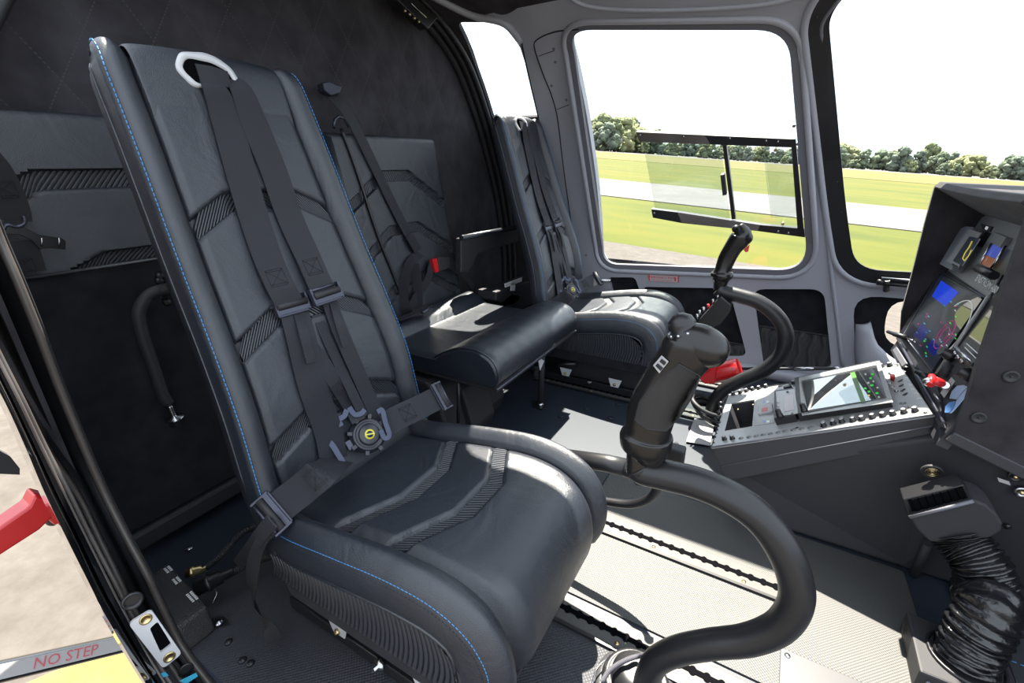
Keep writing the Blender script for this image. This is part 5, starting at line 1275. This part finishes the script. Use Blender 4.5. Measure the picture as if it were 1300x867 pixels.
pts = [PY(1216, 676, 1.05), PY(1224, 690, 1.04), PY(1242, 712, 1.02), PY(1252, 738, 1.01), PY(1248, 762, 1.0), HB0 + V((.014, .03, .155)), HB0 + V((.002, .008, .10)), HB0 + V((0, 0, .048))]
pts = catv(pts, 30); n = len(pts); rr = [.043 + .0042 * math.sin(i * .95) + rnd.uniform(-.001, .001) for i in range(n)]
P = []; 
for i in range(n):
    t = (pts[min(i + 1, n - 1)] - pts[max(i - 1, 0)]).normalized(); a = V((1, 0, 0)); a = (a - t * a.dot(t)).normalized(); b_ = t.cross(a); row = []
    for k in range(40):
        th = 2 * pi * k / 40; r_w = rr[i] + .0022 * math.sin(th * 5 + i * .35) * math.sin(i * .31 + th) ; row.append(pts[i] + (a * math.cos(th) + b_ * math.sin(th)) * r_w)
    P.append(row)
hs = B().grid(P, cv=True).build('air_hose', HOSE); tag(hs, 'black crinkled ribbed air hose curving down to the floor on the right', 'hose')
b0 = HB0.copy(); hb = thing('hose_base', b0, 'black square duct base on the floor under the ribbed hose', 'duct base')
q4 = [PZ(1180, 805, .05), PZ(1262, 790, .05), PZ(1278, 846, .05), PZ(1192, 846, .05)]
q4 = [b0 + V((-.075, -.068, .0)), b0 + V((.062, -.068, 0)), b0 + V((.062, .068, 0)), b0 + V((-.075, .068, 0))]
B().prism(q4, (0, 0, .048)).build('base_box', BLKM, hb, bevel=.004); B().lathe([(.056, .048), (.056, .052), (.052, .054), (.050, .048)], b0, (0, 0, 1), 32, False).build('collar', BLK, hb)
for dx, dy_ in ((-.06, -.0685), (.05, -.0685)): B().lathe([(.004, 0), (.004, .002), (.0001, .002)], b0 + V((dx, dy_, .03)), (0, -1, 0), 8).build('rivet', GRID, hb)
B().tube([b0 + V((.064, -.07, .05)), b0 + V((.064, .07, .05))], .002, 6).build('edge_bead', STEEL, hb)
# ================================================================== cyclic sticks
def grip(root, yy, S, head_up=None):
    """pilot grip built in the x-z plane at y=yy from picture outline; S scales radii"""
    def q(u, v, dy=0): p = PY(u, v, yy); return V((p.x, yy + dy, p.z))
    return q
def stick(label, yy, gp, tp, rt, scl, group):
    """gp: grip centre line px with half widths, tp: tube centre px"""
    q = lambda u, v: PY(u, v, yy)
    t = thing('control_stick', q(*tp[-1]), label, 'control stick', group)
    pts = catv([q(*p) for p in tp], 8); B().tube(pts, rt, 20).build('stick_tube', TUBE, t)
    zc = [q(*p[:2]) for p in gp]
    depth = lambda p: (p - EYE).dot(V((_X.z, _Y.z, _Z.z)))
    cl = catv(zc, 5); hwid = [x[0] for x in cat([(p[2],) for p in gp], 5)]; thk = [x[0] for x in cat([(p[3],) for p in gp], 5)]
    P = []; N = len(cl)
    for i in range(N):
        tg = (cl[min(i + 1, N - 1)] - cl[max(i - 1, 0)]).normalized(); a = V((0, 1, 0)); b_ = tg.cross(a).normalized(); s = depth(cl[i]) / F_PX; row = []
        for k in range(28):
            th = 2 * pi * k / 28; c_, s_ = math.cos(th), math.sin(th); row.append(cl[i] + b_ * (abs(c_) ** .9 * (1 if c_ >= 0 else -1)) * hwid[i] * s + a * (abs(s_) ** .9 * (1 if s_ >= 0 else -1)) * thk[i] * s)
        P.append(row)
    mb = B(); mb.grid(P, cv=True); mb.cap(P[0]); mb.cap(list(reversed(P[-1]))); g = mb.build('grip', GRIP, t, fix=True)
    return t, g, q, depth
TC = mat('grip_texture', (.022, .020, .019), .5, bump=('dots', 900, .0006)); 
nt_px = [(812, 590), (818, 597), (845, 603), (885, 613), (925, 630), (962, 655), (990, 690), (1008, 730), (1010, 765), (990, 795), (950, 812), (900, 818), (860, 826), (833, 840), (822, 862), (818, 880)]
t1, g1, q, dp = stick('large black control stick in front of the near seat, with grip and curved tube', .5375,
    [(812, 598, 17, 17), (813, 579, 17, 17), (815, 577, 18, 17), (819, 573, 25, 23), (820, 568, 30, 27), (820, 558, 32.5, 29), (820.5, 551, 32, 29), (821, 548, 28, 26), (824, 535, 29, 26), (830, 515, 30, 26), (841, 494, 30, 26), (853, 475, 30, 26), (864, 459, 31, 27), (873, 445, 33, 28), (879, 432, 30, 27), (880, 423, 23, 22), (880, 417, 12, 12)], nt_px, .0205, 1, 'control sticks')
# head: rounded bulb forward of the grip
c = q(889, 438); dpt = dp(c) / F_PX
h1_ = (q(912, 447) - q(866, 427)).normalized(); h2_ = V((0, 1, 0)); h3_ = h1_.cross(h2_).normalized(); P = []
for i in range(21):
    a = pi * i / 20; P.append([c + h1_ * math.cos(a) * 35.5 * dpt + (h2_ * math.cos(b_) * 27 + h3_ * math.sin(b_) * 26.5) * (math.sin(a) ** .85) * dpt for b_ in [2 * pi * k / 32 for k in range(32)]])
B().grid(P, cv=True).build('grip_head', GRIP, g1)
hatn = (q(861, 400) - q(871, 428)).normalized()
hb_ = q(870, 424); hk = B().lathe([(19 * dpt, -6 * dpt), (19 * dpt, 5 * dpt), (16 * dpt, 7 * dpt), (17.5 * dpt, 13 * dpt), (15 * dpt, 21 * dpt), (7 * dpt, 27 * dpt), (.0001, 29 * dpt)], hb_, hatn, 24).build('hat_switch', BLK, g1)
for k in range(10):
    a = 2 * pi * k / 10; o_ = hatn.orthogonal().normalized(); o2 = hatn.cross(o_); B().ball(hb_ + hatn * 4 * dpt + (o_ * math.cos(a) + o2 * math.sin(a)) * 19 * dpt, .0022, 4).build('hat_bead', STEEL, hk)
# textured side panel and label (sit on the door side of the grip)
tp4 = [(862, 462), (889, 478), (878, 505), (862, 530), (846, 547), (822, 545), (806, 533), (812, 510), (830, 486)]
ysf = .5375
def on_grip(u, v, lift=.001):
    """cast onto the evaluated grip mesh"""
    d = ray(u, v).normalized(); inv = g1.matrix_world.inverted() if False else None; off = wloc(g1)
    ok, loc, nor, idx = g1.ray_cast(EYE - off, d)
    return (loc + off - d * lift) if ok else PY(u, v, .515)
bpy.context.view_layer.update()
def patch(px, nm, m, lift=.0012, n=14):
    """fill a convex px outline with a sheet laid on the grip"""
    N = len(px); cu = sum(p[0] for p in px) / N; cv = sum(p[1] for p in px) / N; ring = []
    dn = []
    for i in range(N):
        for k in range(4): dn.append((lerp(px[i][0], px[(i + 1) % N][0], k / 4), lerp(px[i][1], px[(i + 1) % N][1], k / 4)))
    P = [[on_grip(lerp(cu, u, r_ / n), lerp(cv, v, r_ / n), lift) for u, v in dn] for r_ in range(0, n + 1)]
    mb = B(); mb.grid(P, cv=True); o = mb.build(nm, m, g1); return o
patch(tp4, 'grip_panel', TC); N4 = len(tp4)
B().tube([on_grip(lerp(tp4[i][0], tp4[(i + 1) % N4][0], k / 5), lerp(tp4[i][1], tp4[(i + 1) % N4][1], k / 5), .001) for i in range(N4) for k in range(5)], .0009, 5, closed=True).build('grip_panel_edge', BLKM, g1)
lb = patch([(829, 464), (840, 451), (849, 459), (837, 474)], 'grip_label', LBL, .002, 6)
for qd in ([(832, 464.5), (835, 461), (842, 467), (838.5, 471)], [(837, 459), (840, 455), (846, 460), (843, 464)]): patch(qd, 'label_print', BLKM, .0032, 4)
# small box behind the grip and its lower button
B().frame(PY(855, 579, .60), .030, .02, .034, (1, 0, 0), (0, 1, 0), (0, 0, 1)).build('relay_box', BLKM, t1, bevel=.003)
B().tube([q(824, 603), q(828, 612)], .006, 8).build('clamp_bolt', STEEL, t1)
# floor boot of the near stick
fb = PZ(806, 872, .0); 
sb_ = thing('stick_boot', fb, 'grey round base plate and metal-ringed boot where the near stick meets the floor', 'stick base')
B().lathe([(.072, 0), (.072, .004), (.062, .006)], fb, (0, 0, 1), 40).build('base_plate', ALU, sb_)
B().lathe([(.060, .004), (.062, .012), (.058, .022), (.050, .026), (.047, .020), (.044, .036), (.030, .046), (.022, .048)], fb, (0, 0, 1), 36).build('rubber_boot', TUBE, sb_)
B().tube(catv([PZ(764, 866, .04), PZ(775, 850, .05), PZ(795, 838, .06), PZ(815, 832, .07), q(835, 832)], 6), .0045, 8).build('braided_cable', mat('braid', (.10, .10, .12), .5, bump=('weave', 200, .001)), sb_)
B().tube(catv([PZ(752, 868, .01), PZ(757, 850, .02), PZ(768, 838, .02), PZ(775, 832, .01)], 6), .0016, 6).build('steel_wire', STEEL, sb_)
# far stick
ft_px = [(912, 366), (918, 370), (940, 376), (962, 383), (982, 397), (995, 415), (997, 435), (988, 455), (968, 471), (945, 481), (922, 493), (908, 508), (903, 524)]
t2, g2, q2, _ = stick('black control stick in front of the far seat, its grip against the grass outside', 1.66,
    [(913, 368, 7, 6), (915, 357, 9, 8), (916, 351, 13, 12), (917, 347, 13, 12), (918, 342, 10, 10), (923, 328, 10.5, 9), (931, 314, 11, 10), (938, 305, 12.5, 11), (942, 298, 11.5, 11), (940, 291, 8, 8), (937, 287, 6, 6)], ft_px, .024, 1, 'control sticks')
dp2 = dp(q2(940, 300)) / F_PX
B().ball(q2(946, 302), 1, 10, (9 * dp2, 8.5 * dp2, 9 * dp2)).build('grip_head', GRIP, g2)
B().lathe([(4.5 * dp2, 0), (4.5 * dp2, 4 * dp2), (3 * dp2, 7 * dp2), (.0001, 7 * dp2)], q2(935, 293), q2(932, 286) - q2(936, 296), 14).build('hat_switch', BLK, g2)
B().prism([q2(u, v) + V((0, -.006, 0)) for u, v in ((944, 317), (952, 310), (950, 319), (947, 320))], (0, .012, 0)).build('trigger', RED, g2, bevel=.001)
bx = t2 and B().prism([PY(u, v, 1.62) for u, v in ((887, 407), (915, 376), (928, 387), (926, 397), (914, 412), (890, 422))], (0, .05, 0)).build('switch_box', BLK, t2, bevel=.003)
for u, v in ((889, 400), (894, 396), (900, 392), (906, 386), (912, 380), (886, 405)): B().tube([PY(u, v, 1.64), PY(u - 1, v - 6, 1.64)], .004, 6).build('toggle_switch', STEEL if u != 900 else RED, bx)
# ring stack boot of the far stick
rb0 = q2(900, 520); bt = thing('stick_boot', rb0, 'glossy black ringed boot at the foot of the far stick beside the console', 'stick base')
for k, (u, v) in enumerate(((898, 514), (899, 518), (902, 523), (905, 527))):
    B().tube([PY(u, v, 1.62) + V((math.cos(a) * .055, math.sin(a) * .055, -.02 * math.cos(a))) for a in [2 * pi * i / 28 for i in range(28)]], .008, 8, closed=True).build('boot_ring', GLOSS if k % 2 else BLKM, bt)
# ================================================================== collective lever loops beside the near seat
cl_ = thing('collective_lever', PY(780, 600, .78), 'black tubular lever with beige-lit tube and curved guard between the near seat and the stick', 'lever')
B().tube([PY(700, 578, .80), PY(770, 588, .80), PY(797, 594, .80)], .019, 16).build('lever_tube', TUBE, cl_)
B().lathe([(.0192, 0), (.0205, .002), (.0205, .016), (.018, .018)], PY(794, 593, .80), (1, 0, -.05), 18).build('tube_end', BLK, cl_)
B().tube([PY(796, 598, .79), PY(800, 606, .79)], .006, 8).build('bolt', STEEL, cl_)
B().prism([PY(u, v, .78) for u, v in ((803, 604), (832, 611), (828, 619), (806, 617))], (0, .03, 0)).build('mount_block', BLKM, cl_, bevel=.003)
B().tube(catv([PY(700, 626, .82), PY(745, 632, .82), PY(772, 637, .82), PY(800, 640, .82), (PY(822, 634, .82)), PY(833, 622, .82), PY(835, 612, .82)], 6), .0095, 14).build('guard_loop', TUBE, cl_)
B().prism([PY(u, v, .74) for u, v in ((838, 580), (856, 566), (868, 580), (866, 591), (858, 590), (845, 583))], (0, .02, 0)).build('switch_head', BLKM, cl_, bevel=.003)
# small silver lever at the seat front
o = B().tube([PZ(709, 740, .03), PZ(716, 722, .05)], [.006, .004], 10).build('release_lever', STEEL); tag(o, 'small silver release lever in front of the near seat', 'lever')
# red fire bottle on the floor behind the near grip
fe = thing('fire_extinguisher', PY(915, 470, 1.75), 'bright red cylinder and bracket on the floor behind the near stick grip', 'fire extinguisher')
B().lathe([(.02, 0), (.034, .01), (.036, .02), (.036, .10), (.034, .11)], PY(900, 476, 1.72), PY(938, 469, 1.72) - PY(900, 478, 1.72), 24).build('cylinder', RED, fe)
B().prism([PY(u, v, 1.68) for u, v in ((887, 481), (905, 466), (910, 462), (908, 487), (895, 488))], (0, .03, 0)).build('red_bracket', RED, fe, bevel=.004)
# pale sheet standing in for a sunlit patch of floor
wp = B().prism([PZ(871, 561, .004), PZ(901, 566, .004), PZ(908, 533, .004), PZ(882, 530, .004)], (0, 0, .002)).build('floor_plate', LBL); tag(wp, 'pale painted patch of sunlight on the floor at the aft end of the console', 'plate')
# push rod along the far wall floor
pr = thing('push_rod', PZ(1000, 470, .05), 'slim black and steel rod along the foot of the far wall', 'rod')
a = PY(940, 468, 2.05); b_ = PY(1062, 468, 2.05); B().tube([a, b_], .006, 10).build('rod', BLKM, pr); B().tube([a.lerp(b_, .58), a.lerp(b_, .78)], .009, 10).build('sleeve', STEEL, pr)
B().ball(b_, .012, 8).build('rod_end', STEEL, pr); B().tube([b_, b_ - V((0, 0, .10))], .006, 8).build('rod_arm', GREY, pr); B().tube([b_, PY(1130, 478, 1.95)], .005, 8).build('link', GRID, pr)
o = B().tube([PZ(690, 478, .07), PZ(960, 490, .04)], .01, 8)
# ================================================================== door post (near left)
jp = thing('door_post', (-.75, .15, .3), 'glossy black curved door post at the left edge with a rubber seal', 'door post')
YJ = .19
sealc = catv([PY(-60, 215, .165), PY(-10, 312, .165), PY(45, 405, .168), PY(85, 480, .17), PY(121, 545, .173), PY(155, 605, .176), PY(175, 655, .18), PY(200, 705, .185), PY(230, 770, .19), PY(262, 830, .195), PY(300, 890, .20), PY(350, 960, .21)], 6)
def off_px(pts_px, yy): return catv([PY(u, v, yy) for u, v in pts_px], 6)
seal_px = [(-62, 150), (-20, 255), (0, 305), (22, 356), (50, 425), (75, 492), (103, 560), (129, 620), (157, 676), (187, 732), (200, 760), (230, 820), (264, 866), (300, 908), (345, 960)]
edge_px = [(-90, 165), (-45, 270), (-22, 322), (0, 376), (28, 440), (54, 500), (85, 562), (115, 620), (144, 678), (174, 736), (188, 765), (220, 824), (252, 870), (288, 914), (332, 966)]
gl1_px = [(-120, 175), (-75, 285), (-52, 335), (-28, 390), (0, 448), (28, 503), (57, 563), (88, 622), (117, 681), (148, 740), (162, 768), (194, 828), (226, 878), (262, 922), (305, 975)]
gl2_px = [(-132, 180), (-88, 290), (-65, 340), (-40, 396), (-12, 452), (16, 507), (44, 566), (71, 624), (101, 684), (130, 744), (145, 772), (180, 834), (212, 884), (248, 930), (291, 984)]
out_px = [(-145, 185), (-100, 295), (-78, 346), (-52, 400), (-24, 456), (6, 510), (32, 567), (57, 626), (87, 688), (117, 748), (131, 776), (167, 838), (200, 890), (237, 936), (280, 990)]
ys = [(seal_px, .180), (edge_px, .170), (gl1_px, .125), (gl2_px, .108), (out_px, .095)]
C = [off_px(p, y) for p, y in ys]
B().tube(C[0], .0052, 12).build('rubber_seal', RUB, jp); B().tube([p + V((-.002, .0062, 0)) for p in C[0]], .002, 6).build('seal_edge', STK, jp)
# post body: strips joined between the curves, with depth behind
def strip2(a, b_, nm, m, th=.012, bul=0):
    P = []
    for p, q_ in zip(a, b_):
        row = []
        for k in range(7):
            t = k / 6; r_ = p.lerp(q_, t); row.append(r_ + V((bul * math.sin(pi * t), 0, 0)))
        row += [q_ - V((th, 0, 0)), p - V((th, 0, 0))]; P.append(row)
    mb = B(); mb.grid(P, cv=True); o = mb.build(nm, m, jp); o.modifiers.new('es', 'EDGE_SPLIT').split_angle = .8; return o
strip2([p - V((.006, 0, 0)) for p in C[0]], C[1], 'seal_channel', BLKM, .03, .004)
strip2([p - V((.012, 0, 0)) for p in C[1]], [p - V((.010, 0, 0)) for p in C[2]], 'inner_face', GLOSS, .03, .004)
strip2(C[2], C[3], 'bead', GLOSS, .03, .006)
strip2([p - V((.006, 0, 0)) for p in C[3]], C[4], 'outer_lip', GLOSS, .03, .004)
for f_, r_ in ((.15, .0022), (.6, .0022)): B().tube([a.lerp(b_, f_) + V((.004, 0, 0)) for a, b_ in zip(C[2], C[3])], r_, 8).build('bead_reflection', RUB, jp)  # tan tubes that paint the ground's reflection along the glossy bead
# outer skin of the aft fuselage behind the post
P = []
for p in C[4]:
    P.append([p, p + V((-.02, -.008, -.0)), p + V((-.08, -.004, .0)), p + V((-.2, .0, .0))])
# latch plate
yl_ = .135
lt_ = thing('latch_plate', PY(200, 810, yl_), 'white metal latch plate screwed to the glossy door post', 'latch plate')
def PJ(u, v, o=0):  # plane of the post face: through the post, facing forward/outboard
    n_ = V((1, -.25, .12)).normalized(); p0 = PY(200, 800, .135) + n_ * o; return onpl(u, v, p0, n_)
jn = V((1, -.25, .12)).normalized()
oq = [PJ(u, v, .010) for u, v in ((163, 792), (192, 774), (231, 830), (207, 849))]
hq = [PJ(u, v, .010) for u, v in ((190, 798), (200, 789), (218, 818), (204, 829))]
lc = oq[0]; lx = (oq[1] - oq[0]).normalized(); ly = jn.cross(lx)
def l2(p): d = p - lc; return V((d.dot(lx), d.dot(ly)))
skin('plate', rpoly([l2(p) for p in oq], .006, 4), [rpoly([l2(p) for p in hq], .003, 3)], WHM, .004, 0, fn=lambda x, y, o: lc + lx * x + ly * y + jn * o, step=.03, parent=lt_)
B().prism([PJ(u, v, .004) for u, v in ((186, 798), (202, 785), (222, 818), (203, 833))], jn * .001).build('latch_opening', HOLE, lt_)
for u, v in ((185, 786), (215, 834)):
    p = PJ(u, v, .010); s_ = B().lathe([(.0075, 0), (.0072, .0015), (.005, .0015), (.0045, .0005), (.0001, .0005)], p, jn, 18).build('screw', BRASS, lt_)
# plug hole and tape stripes on the post
o = B().lathe([(.012, 0), (.012, .003), (.009, .004), (.008, -.004), (.0001, -.006)], PJ(168, 762, .008), jn, 20).build('round_plug', BLK, jp)
TAPE = mat('blue_tape', (.05, .42, .62), .5)
B().prism([PJ(u, v, .014) for u, v in ((199, 856), (210, 853), (214, 857), (203, 861))], jn * .001).build('blue_tape', TAPE, jp); B().prism([PJ(u, v, .014) for u, v in ((228, 864), (249, 854), (251, 858), (236, 868))], jn * .001).build('blue_tape', TAPE, jp)
B().lathe([(.010, 0), (.010, .002), (.0001, -.004)], PJ(236, 850, .006), jn, 16).build('round_plug', BLK, jp)
# grey riveted gusset inside the sill
gq = [PY(u, v, .235) for u, v in ((238, 812), (258, 830), (272, 836), (300, 867), (330, 905), (290, 905))]
gs = thing('sill_gusset', gq[0], 'grey riveted metal gusset plate at the foot of the door post', 'gusset plate')
B().prism(gq, (0, .003, 0)).build('plate', ALU, gs, bevel=.001)
for u, v in ((255, 832), (262, 846), (270, 842), (278, 854), (286, 866), (272, 858)): B().ball(PY(u, v, .233), .003, 4).build('rivet', STEEL, gs)
# ================================================================== connector box
bxO = PZ(262, 800, .0)
cb = thing('connector_box', PZ(240, 790, 0), 'rough black connector box with white labels on the floor behind the door post', 'box')
zt = .075
tq = [PZ(190, 730, zt), PZ(230, 712, zt), PZ(272, 770, zt), PZ(225, 800, zt)]
tq = [PZ(170, 746, zt), PZ(213, 713, zt), PZ(264, 768, zt), PZ(221, 800, zt)]
B().prism(tq, (0, 0, -.073)).build('housing', mat('crackle_black', (.02, .02, .022), .3, spec=.8, bump=('noise', 350, .004)), cb, bevel=.008, seg=3)
u1 = (tq[2] - tq[1]).normalized(); u2 = V((0, 0, 1)).cross(u1)
for (u, v), n_ in (((214, 724), 2), ((225, 738), 2), ((243, 757), 2)):
    c = PZ(u, v, zt + .001); pp = (tq[2] - tq[1]).normalized()
    mb = B()
    for k in range(n_):
        for j in range(6 if v > 750 else 4): mb.frame(c + u1 * (.0055 * j - .012) + u2 * (.007 * k - .003), .0035, .0045, .0004, u1, u2, (0, 0, 1))
    mb.build('white_lettering', WHITE, cb)
B().prism([PZ(268, 800, .003), PZ(292, 793, .003), PZ(285, 783, .003), PZ(262, 787, .003)], (0, 0, .003)).build('foot_flange', BLK, cb)
B().ball(PZ(278, 790, .012), .009, 6, (1, 1, .6)).build('flange_bolt', STEEL, cb)
c1 = [PZ(236, 728, .055), PZ(252, 724, .055)]
k1 = B().lathe([(.010, 0), (.010, .008), (.013, .009), (.013, .016), (.010, .017), (.010, .03), (.007, .031), (.007, .04)], c1[0], c1[1] - c1[0], 16).build('brass_connector', BRASS, cb)
k2 = B().lathe([(.016, 0), (.016, .02), (.019, .021), (.019, .03), (.016, .031), (.015, .05), (.010, .052), (.009, .075)], PZ(248, 748, .05), PZ(275, 735, .055) - PZ(248, 748, .05), 18).build('black_connector', BLK, cb)
cbm = mat('cable_sleeve', (.015, .015, .018), .5, bump=('weave', 120, .0015))
o = B().tube(catv([PZ(258, 722, .055), PZ(275, 710, .06), PZ(292, 692, .07), PZ(305, 678, .08), PZ(325, 668, .07), PZ(350, 665, .05)], 6), .008, 10).build('cable', cbm); tag(o, 'braided black cable from the brass connector to under the near seat', 'cable')
o = B().tube(catv([PZ(285, 731, .055), PZ(300, 723, .055), PZ(315, 715, .055), PZ(345, 705, .05)], 6), .010, 10).build('cable', cbm); tag(o, 'thicker black cable from the black connector to under the near seat', 'cable')
B().tube(catv([PZ(268, 745, .05), PZ(275, 752, .03), PZ(270, 765, .02), PZ(262, 772, .03)], 6), .0012, 6).build('safety_wire', STEEL, cb)
o = B().ball(PZ(240, 696, .004), .009, 6, (1, 1, .4)).build('bright_screw', STEEL); tag(o, 'small bright screw head on the dark floor behind the near seat', 'screw')
# ================================================================== outside, left edge
lgx = thing('landing_gear_strut', PX(80, 836, -1.35), 'dark landing gear strut with a NO STEP sticker over the apron', 'strut')
ya, yb_ = PX(-40, 862, -1.35), PX(215, 803, -1.35); d = (yb_ - ya).normalized(); up = (V((0, 0, 1)) - d * d.z).normalized(); sc_z = (V((1, 0, 0)) - d * d.x).normalized()
P = []
for k in range(25):
    c = ya.lerp(yb_, k / 24); P.append([c + up * math.sin(a) * .022 + sc_z * math.cos(a) * .028 for a in [2 * pi * i / 20 for i in range(20)]])
mb = B(); mb.grid(P, cv=True); mb.cap(P[0]); mb.cap(list(reversed(P[-1]))); mb.build('strut', GLOSS, lgx)
fwd = (EYE - (ya + yb_) / 2).normalized(); ey_ = (up - d * up.dot(d)).normalized(); fc = d.cross(ey_)
if fc.dot(fwd) < 0: fc = -fc
fc = (fc + up * .6).normalized(); ey_ = fc.cross(d)
c = PX(77, 835, -1.35) + fc * .026
L_ = .13
B().prism([c + d * a + ey_ * b_ for a, b_ in ((-L_, -.015), (L_, -.015), (L_, .015), (-L_, .015))], fc * .001).build('sticker', LBL, lgx)
txt('NO STEP', c + fc * .0015, d if d.cross(ey_).dot(fc) > 0 else d, ey_, .032, mat('pink_print', (.55, .12, .14), .6), 'lettering', lgx, .0003)
# red angled bar
rbx = thing('red_handle', PX(40, 650, -1.15), 'bright red angular handle bar beyond the door post', 'handle')
xr = -1.05
B().prism([PX(u, v, xr) for u, v in ((-30, 672), (26, 634), (34, 618), (50, 622), (58, 645), (40, 662), (-30, 706))], (.04, 0, 0)).build('bar', RED, rbx, bevel=.004)
B().prism([PX(u, v, xr + .005) for u, v in ((34, 618), (60, 626), (72, 655), (62, 660), (50, 650))], (.03, 0, 0)).build('end_lug', RED, rbx, bevel=.004)
B().ball(PX(68, 659, xr), .012, 6).build('end_bolt', BLK, rbx)
# a strip of dark and white fuselage detail above the red bar
o = B().prism([PX(u, v, -1.6) for u, v in ((-20, 560), (8, 575), (20, 590), (20, 598), (-20, 596))], (.03, 0, 0)).build('tow_bar_pad', BLKM); tag(o, 'small dark pad above the red handle at the picture edge', 'pad')
